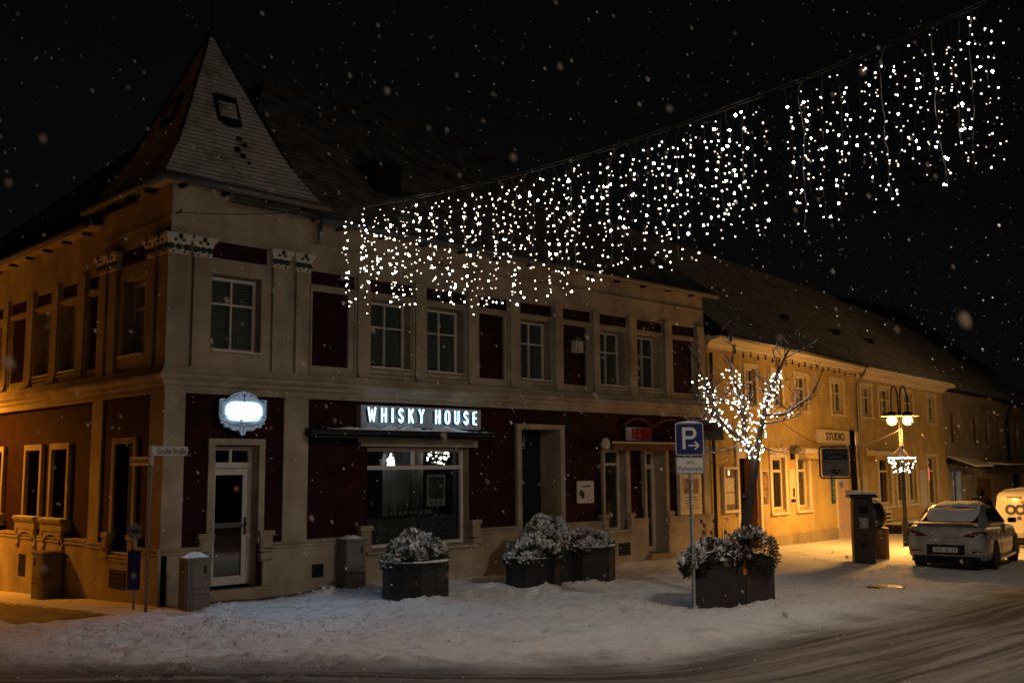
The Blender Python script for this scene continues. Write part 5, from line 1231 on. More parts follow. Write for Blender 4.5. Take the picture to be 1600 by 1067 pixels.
# ------------------------------------------------------------------ posts, signs, cabinets
pp=thing('parking_sign','blue parking sign with arrow and a white plate on a grey pole','sign',(6.0,-6.30,G(6,0)))
gp=G(6,-6.3)
MB().lathe([(.09,-.05),(.09,.03),(.032,.05),(.032,3.0)],(6.0,-6.30,gp),10).build('pole',M['pole'],pp,smooth=True)
vdir=Vector((CAM.x-6.0,CAM.y+6.30,0)).normalized(); rd=Vector((-vdir.y,vdir.x,0)); rd=(rd+Vector((.06,.10,0))).normalized()
tp=frame_tf((6.0+vdir.x*.035,-6.30+vdir.y*.035,gp),rd)
plate(tp,0,.0,.012,2.69,.46,.53,.035,'blue_plate',M['blue'],pp)
P_=rrect(.45,.52,.032); Q_=rrect(.43,.50,.028)
def ring(tf,s,d,z,A,B,mt,name,parent):
    n=len(A); V=[(s+x,d,z+y) for x,y in A]+[(s+x,d,z+y) for x,y in B]
    return MB(tf).add(V,[(i,(i+1)%n,(i+1)%n+n,i+n) for i in range(n)]).build(name,mt,parent,recalc=False)
ring(tp,0,.0135,2.69,P_,Q_,M['signwhite'],'border',pp)
pm=MB(tp); pm.box(-.115,-.065,.013,.016,2.53,2.88)
V=[];n=14
for k in range(n+1):
    a=R(90-180*k/n)
    V+=[(.02+.095*math.cos(a),.016,2.785+.095*math.sin(a)),(.02+.047*math.cos(a),.016,2.785+.047*math.sin(a))]
pm.add(V,[(2*k,2*k+2,2*k+3,2*k+1) for k in range(n)]); pm.box(-.065,.02,.013,.016,2.832,2.88).box(-.065,.02,.013,.016,2.69,2.738)
pm.build('letter_p',M['signwhite'],pp,recalc=False)
am=MB(tp); am.box(-.02,.13,.013,.016,2.575,2.597)
for sg in (-1,1): am.prism([(.145,2.586),(.135,2.586+sg*.0),(.075,2.586+sg*.055),(.092,2.586+sg*.07),(.155,2.586+sg*.012)],.013,.0155,1)
am.build('arrow',M['signwhite'],pp,recalc=False)
plate(tp,0,.0,.012,2.265,.46,.28,.02,'lower_plate',M['signwhite'],pp); ring(tp,0,.0135,2.265,rrect(.45,.27,.018),rrect(.425,.245,.015),M['black'],'border',pp)
lettering('mit',.058,tp,0,.014,2.32,M['black'],pp,depth=.001); lettering('Parkschein',.075,tp,0,.014,2.215,M['black'],pp,depth=.001,w=.375)
snow_ridge(tp,-.21,.21,-.02,.02,2.955,.03,5,'snow',pp)
for z in (2.5,2.9,2.2,2.33): MB(tp).box(-.05,.05,-.07,-.001,z,z+.03).build('clamp',M['pole'],pp)

sp_=thing('street_name_post','street name post with two pale blades reading Große Straße and a side street','sign',(-.47,-.57,0))
MB().lathe([(.03,-.1),(.03,2.45),(.036,2.46),(.036,2.60),(.005,2.62)],(-.47,-.57,0),10).build('pole',M['pole'],sp_,smooth=True)
t1=frame_tf((-.47,-.57,2.50),(1,.02,0)); MB(t1).box(.03,.62,-.012,.012,-.075,.075).build('name_blade',M['signwhite'],sp_,bevel=.004); lettering('Große Straße',.10,t1,.34,.014,.0,M['black'],sp_,depth=.001,w=.5,bold=.01)
t3=frame_tf((-.47,-.57,2.34),(-.12,-1,0)); 
MB(t3).box(-1.02,-.03,-.012,.012,-.07,.07).build('name_blade',M['signwhite'],sp_,bevel=.004); lettering('Nürnberger Straße',.09,t3,-.52,.014,.0,M['black'],sp_,depth=.001,w=.86,bold=.01)
for z in (2.27,2.43): MB().lathe([(.042,0),(.042,.15)],(-.47,-.57,z),10).build('sleeve',M['signwhite'],sp_,smooth=True)
ip=thing('info_post','short post with dark blue panel and small pale plate beside the street name post','sign',(-.48,-.14,0))
MB().lathe([(.022,-.1),(.022,1.36)],(-.48,-.14,0),8).build('pole',M['pole'],ip,smooth=True)
tI=frame_tf((-.48,-.14,0),(.75,-.66,0))
plate(tI,0,.025,.04,.62,.20,.62,.01,'blue_panel',M['blue'],ip); plate(tI,0,.025,.035,1.22,.19,.2,.01,'small_plate',M['grey'],ip); MB(tI).box(-.06,.06,.036,.038,1.2,1.25).build('text_line',M['black'],ip)

def cabinet(name,tf,s0,s1,d0,d1,z0,h,label,ribs=True,snow=True,hs=False):
    t=thing(name,label,'cabinet',tf((s0+s1)/2,(d0+d1)/2,z0),'utility cabinets')
    MB(tf).box(s0,s1,d0,d1,z0-.15,z0+h-.05).build('body',M['grey'],t,bevel=.015); MB(tf).box(s0-.02,s1+.02,d0-.02,d1+.02,z0+h-.05,z0+h).build('lid',M['grey'],t,bevel=.012)
    if ribs:
        for k in range(4): 
            MB(tf).box(s0-.012,s0-.001,d0+(d1-d0)*(k+.3)/4,d0+(d1-d0)*(k+.7)/4,z0,z0+h-.07).build('rib',M['grey'],t)
            MB(tf).box(s0+(s1-s0)*.06*(k+.4)*1.3,s0+(s1-s0)*.06*(k+.9)*1.3,d1+.001,d1+.01,z0,z0+h-.07).build('rib',M['grey'],t)
    MB(tf).box(s0+(s1-s0)*.72,s0+(s1-s0)*.80,d1+.001,d1+.014,z0+h*.70,z0+h*.84).build('lock',M['darkmetal'],t)
    MB(tf).box(s0+.01,s1-.01,d1+.001,d1+.004,z0+h*.42,z0+h*.43).build('seam',M['dark'],t); MB(tf).box(s0+.01,s1-.01,d1+.001,d1+.004,z0+h*.31,z0+h*.32).build('seam',M['dark'],t)
    if snow: snow_ridge(tf,s0,s1,d0,d1,z0+h-.005,.07,int(abs(s0)*13)+2,'snow',t,n=18)
cabinet('corner_cabinet',frame_tf((-.02,-1.0,0),(.93,-.06,0)),0,.40,-.30,0,-.02,.84,'snow capped grey ribbed utility cabinet left of the glass door')
cabinet('meter_cabinet',TM,3.42,3.86,.09,.40,-.02,.92,'plain grey utility cabinet against the plinth between door and shop window',ribs=False)
cabinet('side_cabinet',TL,3.85,4.45,.10,.46,G(-.3,4.1),.88,'grey utility cabinet by the orange lit side wall',snow=False)

# ticket machine, its sign, bin
MX,MY=15.98,-4.12; mg=G(MX,MY)
tk=thing('ticket_machine','tall dark parking ticket machine with snow on its split top','ticket machine',(MX,MY,mg))
tm=frame_tf((MX,MY,mg),(.62,-.78,0))
m=MB(tm)
prof_=[(.0,.25),(.5,.252),(1.0,.245),(1.4,.235),(1.62,.225)]
V=[]
for z,w in prof_:
    V+=[(-w,-.17,z-.05),(w,-.17,z-.05),(w,.16+.03*(z>.9),z-.05),(-w,.16+.03*(z>.9),z-.05)]
F=[(0,3,2,1),(16,17,18,19)]+[(4*i+k,4*i+(k+1)%4,4*i+4+(k+1)%4,4*i+4+k) for i in range(4) for k in range(4)]
m.add(V,F).build('housing',mat('machine_grey_brown',(.035,.03,.027),.5,.2,var=.25,scale=6),tk,bevel=.02)
MB(tm).box(-.33,.34,-.24,.26,1.57,1.66).build('top',M['darkmetal'],tk,bevel=.03)
MB(tm).box(-.33,-.03,-.24,.26,1.662,1.745).build('snow',M['snow'],tk,bevel=.02); MB(tm).box(.02,.34,-.24,.26,1.662,1.73).build('snow',M['snow'],tk,bevel=.02)
MB(tm).box(-.12,.12,.195,.2,1.2,1.38).build('display',M['carglass'],tk); MB(tm).box(-.1,.1,.195,.2,.85,1.1).build('keypad',M['pole'],tk); MB(tm).box(-.09,.09,.165,.175,.4,.5).build('ticket_slot',M['dark'],tk)
ts=thing('ticket_machine_sign','dark framed sign with a down arrow on a pole above the ticket machine','sign',(MX+.25,MY+.3,mg))
QX,QY=MX+.28,MY+.30
MB().lathe([(.075,-.1),(.075,1.9),(.07,2.75),(.085,2.76),(.085,2.86),(.065,2.88),(.065,3.22),(.02,3.24)],(QX,QY,mg),12).build('pole',M['darkmetal'],ts,smooth=True)
tq=frame_tf((QX,QY,mg+2.44),(.62,-.78,0))
fr=[tq(x-.44,0,y) for x,y in rrect(.76,.78,.08)]; fr.append(fr[0]); MB().tube(fr,.022,6).build('frame',M['darkmetal'],ts)
plate(tq,-.44,-.012,.012,0,.66,.70,.05,'panel',M['grey'],ts); MB(tq).box(-.73,-.15,.0125,.016,.06,.32).build('dark_field',M['black'],ts)
lettering('PARKSCHEIN',.08,tq,-.44,.018,.245,M['grey'],ts,depth=.001,w=.50); lettering('AUTOMAT',.08,tq,-.44,.018,.13,M['grey'],ts,depth=.001,w=.38)
lettering('für Parkplätze',.06,tq,-.44,.014,-.015,M['black'],ts,depth=.001,w=.46); lettering('hier',.05,tq,-.44,.014,-.10,M['black'],ts,depth=.001)
MB(tq).prism([(-.54,-.17),(-.34,-.17),(-.34,-.215),(-.29,-.215),(-.44,-.315),(-.59,-.215),(-.54,-.215)],.0125,.016,1).build('arrow',M['black'],ts)
for z in (-.3,.28): MB(tq).box(-.10,-.02,-.02,.02,z,z+.04).build('clamp',M['darkmetal'],ts)
snow_ridge(tq,-.8,-.08,-.025,.025,.405,.035,6,'snow',ts)
BX,BY=17.55,-3.72; b_g=G(BX,BY)
lb=thing('litter_bin','brown litter bin with a dark domed hood behind the ticket machine','bin',(BX,BY,b_g))
MB().lathe([(.24,-.05),(.26,0),(.27,.74),(.28,.78),(.24,.78)],(BX,BY,b_g),16).build('drum',M['brownbin'],lb,smooth=True)
MB().lathe([(.16,.78),(.26,.86),(.31,1.0),(.30,1.2),(.22,1.38),(.10,1.48),(.01,1.5)],(BX-.06,BY+.05,b_g),16,1,1).build('hood',M['darkmetal'],lb,smooth=True)
MB().lathe([(.13,1.47),(.20,1.42),(.21,1.45),(.12,1.52),(.01,1.54)],(BX-.06,BY+.05,b_g),14,cap=False).build('snow',M['snow'],lb,smooth=True)
# cables to the tree and the lamp
def hang(a,b,sag,n=24):
    a,b=Vector(a),Vector(b); return [a.lerp(b,k/n)-Vector((0,0,4*sag*(k/n)*(1-k/n))) for k in range(n+1)]
c1=MB().tube(hang((7.66,-6.80,3.10),(QX,QY,mg+2.82),.25),.007,4).build('power_cable',M['wire'],None,(7.66,-6.8,3.1)); tag(c1,'thin dark cable sagging from the tree to the ticket machine pole','cable')
c2=MB().tube(hang((QX,QY,mg+2.82),(20.83,-2.95,LZ+3.45),.06),.014,5).build('power_cable',M['wirelit'],None,(QX,QY,mg+2.82)); tag(c2,'cable coloured pale as if lamplit, rising from the ticket machine pole to the street lamp','cable')  # lamplight on this stretch is put into the cable colour
# unlit bulbs under the eaves of the yellow house
es=thing('eaves_light_string','string of unlit bulbs drooping under the eaves of the yellow house','light string',TY(1,.5,5.5))
P=[]
for k in range(0,81):
    s=1.0+9.8*k/80; P.append(TY(s,.36,5.46-.05*abs(math.sin(k*math.pi/8))))
MB().tube(P,.008,4).build('wire',M['wire'],es)
for k in range(0,21):
    q=P[k*4]; MB().lathe([(.018,0),(.018,-.05),(.032,-.09),(.03,-.13),(.008,-.16)],q,7).build('bulb',M['darkmetal'],es,smooth=True)
# drain cover
dr=thing('drain_cover','wet iron drain cover gleaming in the slush by the parked car','drain cover',(11.55,-6.8,G(11.5,0)))
MB().lathe([(.001,.0),(.33,.0),(.36,-.01),(.36,-.06)],(11.55,-6.8,G(11.5,-6.8)-.025),20,1,1,cap=False).build('cover',mat('wet_iron',(.05,.045,.04),.12,.9,var=.4,scale=12,bump=.8,bscale=12),dr)
for k in range(5): MB().box(11.3,11.8,-7.02+.1*k,-6.99+.1*k,G(11.5,-6.8)-.024,G(11.5,-6.8)-.012).build('rib',M['darkmetal'],dr)

# ------------------------------------------------------------------ loose clods of snow on the pavement
def zg(x,y):
    i=int(np.searchsorted(xs,x)); j=int(np.searchsorted(ys,y)); return float(Z[min(i,nx-1),min(j,ny-1)])
cl=MB(); rc=random.Random(12)
spots=[(-.75,-3.2,.8,.45,120),(3.4,-2.75,.7,.3,40),(4.6,-2.4,.5,.4,30),(6.2,-2.95,.8,.25,50),(7.8,-2.75,.9,.25,50),(2.9,-.5,.6,.25,60),(.55,-1.1,.35,.2,30),(4.9,-.45,1.3,.25,70),
       (10.2,-4.7,1.5,.5,90),(10,-.7,1.6,.35,70),(14.5,-5.6,1.5,.6,60),(7,-7.0,1,.3,40),(3,-4.5,4,1.5,160),(0,-4,2.5,1.2,90),(9,-6,3,1.2,90),(-2,-2,1.2,1.2,50)]
for x,y,rx,ry,n in spots:
    for k in range(n):
        px,py=x+rc.gauss(0,.6)*rx,y+rc.gauss(0,.6)*ry
        if py>-.12: continue
        r=rc.choice([.008,.012,.016,.022,.032]); c=Vector((px,py,zg(px,py)+r*.2))
        V=[c+Vector(d)*r*rc.uniform(.6,1.4) for d in ((1,0,0),(0,1,0),(-1,0,0),(0,-1,0),(0,0,.9),(0,0,-.8))]
        cl.add(V,[(0,1,4),(1,2,4),(2,3,4),(3,0,4),(1,0,5),(2,1,5),(3,2,5),(0,3,5)])
co=cl.build('snow_clods',M['snow'],None,recalc=False); tag(co,'loose clods of snow scattered over the trodden pavement','snow',kind='stuff')
# ------------------------------------------------------------------ parked cars
def car_tf(P,yaw,z):
    f=Vector((math.sin(R(yaw)),math.cos(R(yaw)),0)); l=Vector((-f.y,f.x,0))
    return lambda x,y,zz:(P[0]+f.x*x+l.x*y,P[1]+f.y*x+l.y*y,z+zz)
def wheel(tf,x,y,r,w,parent):
    m=MB(); V=[];F=[];seg=20
    prof=[(r*.62,-w/2),(r*.93,-w/2),(r,-w/2+.03),(r,w/2-.03),(r*.93,w/2),(r*.62,w/2)]
    for rr,o in prof:
        for k in range(seg):
            a=2*math.pi*k/seg; V.append(tf(x+rr*math.cos(a),y+o,r+rr*math.sin(a)))
    for i in range(len(prof)-1):
        for k in range(seg): F.append((i*seg+k,i*seg+(k+1)%seg,(i+1)*seg+(k+1)%seg,(i+1)*seg+k))
    m.add(V,F); wo_=m.build('wheel',M['tyre'],parent,smooth=True)
    m=MB(); V=[];F=[]; sd=1 if y>0 else -1; o=y+sd*(w/2-.02)
    n=10; m2=MB(tf)
    m2.add([(x+r*.6*math.cos(2*math.pi*k/20),y+sd*(w/2-.05),r+r*.6*math.sin(2*math.pi*k/20)) for k in range(20)],[tuple(range(20))]); 
    for k in range(5):
        a=2*math.pi*k/5; c,s_=math.cos(a),math.sin(a); q=.03
        m2.add([(x-s_*q,o,r+c*q),(x+s_*q,o,r-c*q),(x+c*r*.62+s_*q,o,r+s_*r*.62-c*q),(x+c*r*.62-s_*q,o,r+s_*r*.62+c*q)],[(0,1,2,3)])
    m2.build('rim',M['rim'],wo_,recalc=False)
CG=G(16.5,-6.2)-.02
ct=car_tf((16.45,-6.15),79,CG)
car=thing('white_sedan','white saloon car with snow on its roof and rear window, parked beyond the ticket machine','car',ct(1.3,0,0),'parked vehicles')
def loft(tf,stations,sect):
    m=MB(tf); V=[];F=[]; rows=[]
    for st_ in stations:
        h=sect(*st_[1:]); full=[(st_[0],y,z) for y,z in h]+[(st_[0],-y,z) for y,z in h[::-1][1:]]
        rows.append(full)
    n=len(rows[0])
    for r_ in rows: V+=r_
    for i in range(len(rows)-1):
        for k in range(n-1): F.append((i*n+k,i*n+k+1,(i+1)*n+k+1,(i+1)*n+k))
        F.append((i*n+n-1,i*n,(i+1)*n,(i+1)*n+n-1))
    F+=[tuple(range(n)),tuple(range((len(rows)-1)*n,len(rows)*n))]
    return m.add(V,F)
def bsec(w,zb,zs): 
    return [(w*.55,zb),(w*.90,zb+.015),(w*.975,zb+.09),(w*1.0,zb+.28*(zs-zb)+.03),(w*.995,zb+.52*(zs-zb)),(w*.985,zb+.76*(zs-zb)),(w*.955,zs-.06),(w*.90,zs-.015),(w*.55,zs+.012),(0,zs+.02)]
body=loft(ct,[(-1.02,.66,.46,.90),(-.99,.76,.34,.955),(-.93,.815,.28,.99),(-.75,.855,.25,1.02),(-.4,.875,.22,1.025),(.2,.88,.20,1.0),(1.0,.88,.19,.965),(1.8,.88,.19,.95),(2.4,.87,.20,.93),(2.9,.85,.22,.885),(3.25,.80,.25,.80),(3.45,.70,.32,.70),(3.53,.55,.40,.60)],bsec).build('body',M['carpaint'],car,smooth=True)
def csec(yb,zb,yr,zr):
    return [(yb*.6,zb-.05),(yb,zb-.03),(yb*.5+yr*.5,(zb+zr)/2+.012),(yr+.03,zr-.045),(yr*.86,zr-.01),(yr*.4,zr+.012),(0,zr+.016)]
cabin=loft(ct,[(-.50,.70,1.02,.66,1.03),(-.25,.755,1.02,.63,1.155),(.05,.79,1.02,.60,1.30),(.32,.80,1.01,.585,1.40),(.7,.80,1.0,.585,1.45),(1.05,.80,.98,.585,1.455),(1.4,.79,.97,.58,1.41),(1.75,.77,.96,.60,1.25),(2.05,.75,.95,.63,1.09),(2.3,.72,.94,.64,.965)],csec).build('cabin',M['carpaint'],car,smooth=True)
def cq(pts,nm,mt,parent=None): return MB(ct).add(pts,[tuple(range(len(pts)))]).build(nm,mt,parent or car,recalc=False)
cq([(-.50,.60,1.06),(-.50,-.60,1.06),(.22,-.52,1.385),(.22,.52,1.385)],'rear_window',M['carglass'])
for sg in (-1,1):
    cq([(-.12,sg*.775,1.06),(.55,sg*.812,1.035),(.55,sg*.655,1.385),(.26,sg*.655,1.365)],'side_window',M['carglass'])
    cq([(.60,sg*.812,1.03),(1.55,sg*.80,1.0),(1.95,sg*.775,1.0),(1.42,sg*.655,1.35),(.95,sg*.655,1.40),(.60,sg*.655,1.39)],'side_window',M['carglass'])
    tlm=MB(ct).add([(-1.035,sg*.34,.80),(-1.03,sg*.60,.775),(-.995,sg*.78,.79),(-.86,sg*.862,.84),(-.88,sg*.858,.895),(-.985,sg*.765,.915),(-1.02,sg*.60,.905)],[tuple(range(7))]).build('tail_light',M['taillight'],car,recalc=False)
    MB(ct).box(-1.045,-.98,sg*.62-.11,sg*.62+.11,.455,.485).build('reflector',M['taillight'],car)
    for wx in (0,2.635):
        wheel(ct,wx,sg*.775,.32,.21,car)
        m=MB(ct); n=16; V=[(wx+.385*math.cos(math.pi*k/n),sg*.884,.31+.385*math.sin(math.pi*k/n)) for k in range(n+1)]+[(wx-.385,sg*.884,.17),(wx+.385,sg*.884,.17)]
        m.add(V,[tuple(range(len(V)))]).build('wheel_arch',M['dark'],car,recalc=False)
    mr=MB(ct).box(1.72,1.90,sg*.86,sg*1.04,.99,1.11).build('mirror',M['darkmetal'],car,bevel=.03)
    for hx in (.15,1.1): MB(ct).box(hx,hx+.2,sg*.888,sg*.905,.83,.86).build('door_handle',M['carpaint'],car)
    MB(ct).box(-.05+.60,.565,sg*.884,sg*.888,.28,.98).build('door_seam',M['dark'],car)
    MB(ct).box(.30,2.35,sg*.84,sg*.905,.20,.27).build('sill_skirt',M['carpaint'],car,bevel=.01)
MB(ct).prism([(-1.045,.40),(-1.03,.61),(-1.0,.61),(-1.0,.40)],-.40,.40,1).build('plate_recess',M['dark'],car)
pl=MB(ct).box(-1.058,-1.046,-.26,.26,.445,.555).build('number_plate',M['signwhite'],car)
tpl=lambda s,d,z: ct(-1.058-d,-s,.5+z)
lettering('WK SS 35',.075,tpl,0,.001,0,M['black'],pl,depth=.001,w=.44)
MB(ct).prism([(-1.06,1.075),(-.98,1.10),(-.80,1.095),(-.80,1.08)],-.66,.66,1).build('spoiler',M['carpaint'],car,bevel=.004)
for y in (-.55,.55): MB(ct).box(-.93,-.85,y-.02,y+.02,1.0,1.085).build('spoiler_foot',M['carpaint'],car)
MB(ct).lathe([(.001,.0),(.05,.0)],(0,0,0),3).build('badge',M['rim'],None) if False else None
MB(ct).prism([(0,.885),(.035,.85),(0,.815),(-.035,.85)],-1.036,-1.026,0).build('emblem',M['rim'],car)
MB(ct).box(-1.03,-1.022,-.34,.34,.765,.772).build('boot_seam',M['dark'],car)
MB(ct).tube([(-1.06,-.5,.27),(-.9,-.5,.27)],.035,8).build('exhaust',M['darkmetal'],car); MB(ct).box(-.9,3.3,-.7,.7,.18,.26).build('underbody',M['dark'],car)
MB(ct).box(-1.0,-.9,-.7,.7,.26,.36).build('lower_bumper',M['dark'],car)
def sheet(tf,fn,nu,nv,name,parent,th=.03,seed=1):
    V=[];F=[]
    for i in range(nu+1):
        for j in range(nv+1):
            u,v=i/nu,j/nv; p=Vector(fn(u,v)); e=min(1,8*min(u,1-u,v,1-v)); nz=float(fbm(np.array([u*6.]),np.array([v*6.+seed]),4,seed)[0])
            V.append(tf(p.x,p.y,p.z+th*e*(.6+1.4*nz)-.006*(1-e)))
    for i in range(nu):
        for j in range(nv): F.append((i*(nv+1)+j,(i+1)*(nv+1)+j,(i+1)*(nv+1)+j+1,i*(nv+1)+j+1))
    return MB().add(V,F).build(name,M['snow'],parent,smooth=True,recalc=False)
def roofz(x):
    T=[(-.50,1.046),(-.25,1.17),(.05,1.315),(.32,1.415),(.7,1.467),(1.05,1.472),(1.4,1.427),(1.75,1.266)]
    for (a,za),(b,zb) in zip(T,T[1:]):
        if a<=x<=b: return za+(zb-za)*(x-a)/(b-a)
    return T[-1][1]
sheet(ct,lambda u,v:(.28+1.05*u,-.50+1.0*v,roofz(.28+1.05*u)-.012*(2*v-1)**2),14,18,'roof_snow',car,.06,3)
sheet(ct,lambda u,v:(-.47+.68*u,-.56+1.12*v+.0,roofz(-.47+.68*u)+.004),16,24,'window_snow',car,.022,7)
sheet(ct,lambda u,v:(-.96+.46*u,-.66+1.32*v,1.035+.01*u),8,20,'boot_snow',car,.05,9)

vt=car_tf((25.55,-4.55),82,G(25.5,-4.5)-.06)
van=thing('white_van','white delivery van seen from behind at the right edge, large letters od on its rear','van',vt(1.5,0,0),'parked vehicles')
def vsec(w,zb,zr): return [(w*.6,zb),(w*.96,zb+.02),(w,zb+.2),(w,zb+.45*(zr-zb)),(w*.97,zb+.62*(zr-zb)),(w*.90,zr-.14),(w*.84,zr-.05),(w*.72,zr-.005),(0,zr+.02)]
loft(vt,[(-.06,.80,.42,1.52),(0,.88,.32,1.62),(.12,.90,.28,1.69),(.6,.90,.25,1.73),(2.2,.90,.25,1.73),(2.7,.89,.25,1.66),(3.2,.87,.26,1.25),(3.4,.86,.26,1.0),(4.1,.82,.28,.85),(4.3,.7,.35,.6)],vsec).build('body',M['vanpaint'],van,smooth=True)
for sg in (-1,1):
    for wx in (.75,3.4): wheel(vt,wx,sg*.80,.32,.2,van)
    MB(vt).box(-.075,-.0,sg*.80-.09,sg*.80+.09,.52,.80).build('tail_light',M['taillight'],van,bevel=.02)
MB(vt).box(-.16,.0,-.86,.86,.30,.50).build('bumper',M['vanpaint'],van,bevel=.03); MB(vt).box(-.13,-.02,-.8,.8,.22,.30).build('bumper_skirt',M['dark'],van)
MB(vt).box(-.068,-.055,-.005,.005,.5,1.45).build('door_seam',M['dark'],van); MB(vt).box(-.072,-.05,-.75,.75,.80,.83).build('trim',M['vanpaint'],van); MB(vt).box(-.075,-.04,.1,.5,1.50,1.53).build('brake_light',M['taillight'],van)
tvl=lambda s,d,z: vt(-.064-d,-s,z)
def donut(s,z,r0,r1,nm):
    n=24; V=[]
    for k in range(n): V+=[(s+r1*math.cos(2*math.pi*k/n),.004,z+r1*math.sin(2*math.pi*k/n)),(s+r0*math.cos(2*math.pi*k/n),.004,z+r0*math.sin(2*math.pi*k/n))]
    MB(tvl).add(V,[(2*k,(2*k+2)%(2*n),(2*k+3)%(2*n),2*k+1) for k in range(n)]).build(nm,M['logo'],van,recalc=False)
donut(-.40,1.14,.075,.165,'logo_o'); donut(-.13,1.14,.075,.165,'logo_d')
MB(tvl).add([(-.055,.005,1.1),(.045,.005,1.1),(.045,.005,1.42),(-.055,.005,1.42)],[(0,1,2,3)]).build('logo_stem',M['logo'],van,recalc=False)
MB(tvl).prism([(.08+x,1.37+y) for x,y in rrect(.40,.09,.04)],.001,.006,1).build('logo_bar',M['logo2'],van)
MB(tvl).prism([(.15+.06*math.cos(2*math.pi*k/12),1.14+.06*math.sin(2*math.pi*k/12)) for k in range(12)],.001,.006,1).build('logo_dot',M['logo2'],van)
MB(tvl).prism([(-.17+.065*math.cos(2*math.pi*k/12),.88+.065*math.sin(2*math.pi*k/12)) for k in range(12)],.001,.006,1).build('logo_dot',M['logo'],van)
vp_=MB(vt).box(-.17,-.161,-.26,.26,.34,.45).build('number_plate',M['signwhite'],van)
MB(vt).box(-.075,-.05,-.5,-.25,.6,.66).build('door_handle',M['darkmetal'],van)
sheet(vt,lambda u,v:(.1+2.3*u,-.66+1.32*v,1.735),14,12,'roof_snow',van,.06,4)

# ------------------------------------------------------------------ the walker
pg=G(23.4,-4.0)
per=thing('person','person in dark hooded winter coat walking behind the parked car','person',(23.45,-4.05,pg))
sk=[((0,0,.93),.15,None),((0,0,1.12),.16,0),((0,0,1.34),.18,1),((.01,0,1.47),.09,2),((.03,0,1.53),.065,3),
    ((.04,0,1.60),.10,4),((.05,0,1.68),.095,5),
    ((-.0,.20,1.38),.085,2),((-.05,.27,1.12),.07,7),((.08,.25,.92),.05,8),((.10,.24,.85),.045,9),
    ((0,-.20,1.38),.085,2),((.06,-.27,1.13),.07,11),((.20,-.24,.98),.05,12),((.26,-.23,.95),.045,13),
    ((0,.10,.88),.12,0),((.12,.10,.50),.08,15),((-.02,.10,.10),.055,16),((.14,.10,.04),.045,17),
    ((0,-.10,.88),.12,0),((-.05,-.10,.50),.08,19),((-.22,-.10,.12),.055,20),((-.10,-.10,.04),.045,21)]
me=bpy.data.meshes.new('body'); me.from_pydata([(p[0],p[1],p[2]) for p,_,_ in sk],[(i,q) for i,(_,_,q) in enumerate(sk) if q is not None],[])
bo=bpy.data.objects.new('body',me); col.objects.link(bo); me.materials.append(M['cloth'])
bo.modifiers.new('skin','SKIN')
for i,(_,r,_) in enumerate(sk): me.skin_vertices[0].data[i].radius=(r,r*1.05)
me.skin_vertices[0].data[0].use_root=True
ss=bo.modifiers.new('sub','SUBSURF'); ss.levels=2; ss.render_levels=2
bo.location=(23.45,-4.05,pg); bo.rotation_euler=(0,0,R(20)); attach(bo,per)
hd=MB().ball((23.455,-4.05,pg+1.64),.125,12,8,1.12).build('hood',M['cloth'],per,smooth=True)
fc=MB().ball((23.49,-4.03,pg+1.61),.085,10,7,1.25).build('face',mat('skin',(.35,.22,.16),.6,var=.05),per,smooth=True)

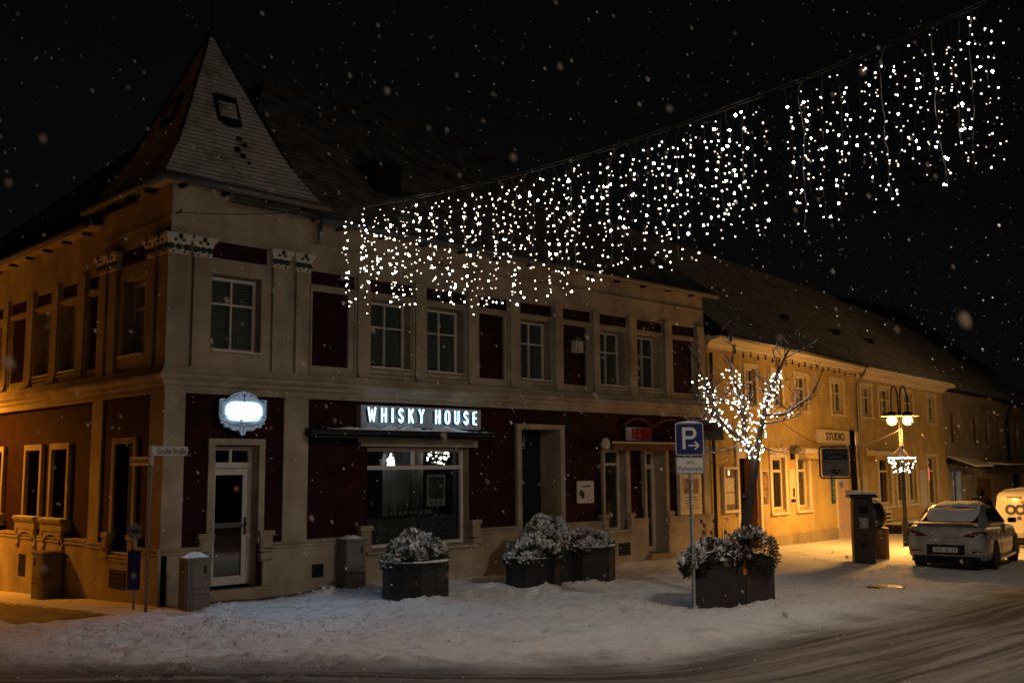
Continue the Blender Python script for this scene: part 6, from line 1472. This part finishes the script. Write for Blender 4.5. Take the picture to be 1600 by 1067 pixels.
# ------------------------------------------------------------------ falling snow
def flake_mat():
    mt=bpy.data.materials.new('snowflake'); mt.use_nodes=True; nt=mt.node_tree; nt.nodes.clear(); N=nt.nodes.new
    o=N('ShaderNodeOutputMaterial'); a=N('ShaderNodeAddShader'); d=N('ShaderNodeBsdfDiffuse'); t=N('ShaderNodeBsdfTranslucent')
    d.inputs[0].default_value=(.55,.54,.53,1); t.inputs[0].default_value=(.42,.41,.40,1)
    nt.links.new(d.outputs[0],a.inputs[0]); nt.links.new(t.outputs[0],a.inputs[1]); nt.links.new(a.outputs[0],o.inputs[0]); return mt
NF=7000
fx=rng.uniform(-8,24,NF); fy=rng.uniform(-15.9,-.5,NF); fz=rng.uniform(.1,12.5,NF)
fx[:420]=rng.uniform(-7.5,-1,420); fy[:420]=rng.uniform(-15,-8.5,420); fz[:420]=rng.uniform(.8,6,420)
keep=np.hypot(np.hypot(fx-CAM.x,fy-CAM.y),fz-CAM.z)>1.6
fx,fy,fz=fx[keep],fy[keep],fz[keep]; NF=len(fx)
ph_=(1+5**.5)/2; base=np.array([(-1,ph_,0),(1,ph_,0),(-1,-ph_,0),(1,-ph_,0),(0,-1,ph_),(0,1,ph_),(0,-1,-ph_),(0,1,-ph_),(ph_,0,-1),(ph_,0,1),(-ph_,0,-1),(-ph_,0,1)],float)/1.902
tri=np.array([(0,11,5),(0,5,1),(0,1,7),(0,7,10),(0,10,11),(1,5,9),(5,11,4),(11,10,2),(10,7,6),(7,1,8),(3,9,4),(3,4,2),(3,2,6),(3,6,8),(3,8,9),(4,9,5),(2,4,11),(6,2,10),(8,6,7),(9,8,1)])
rad=rng.choice([.004,.0052,.007,.009,.012],NF,p=[.34,.3,.2,.12,.04])
V=base[None]*rad[:,None,None]*rng.uniform(.75,1.25,(NF,12,1))
wind=np.array([.35,-.25,-.9]); V=V+V@np.outer(wind,wind)*.8
V=V+np.stack([fx,fy,fz],1)[:,None,:]
F=(tri[None]+np.arange(NF)[:,None,None]*12).reshape(-1,3)
me=bpy.data.meshes.new('falling_snow'); me.vertices.add(NF*12); me.vertices.foreach_set('co',V.ravel())
me.loops.add(len(F)*3); me.loops.foreach_set('vertex_index',F.ravel().astype(np.int32)); me.polygons.add(len(F)); me.polygons.foreach_set('loop_start',np.arange(len(F))*3); me.polygons.foreach_set('loop_total',np.full(len(F),3)); me.update(); me.polygons.foreach_set('use_smooth',np.ones(len(F),bool))
fs_=bpy.data.objects.new('falling_snow',me); col.objects.link(fs_); me.materials.append(flake_mat()); tag(fs_,'snowflakes drifting down all over the scene','snow',kind='stuff')
print('objects',len(bpy.data.objects))
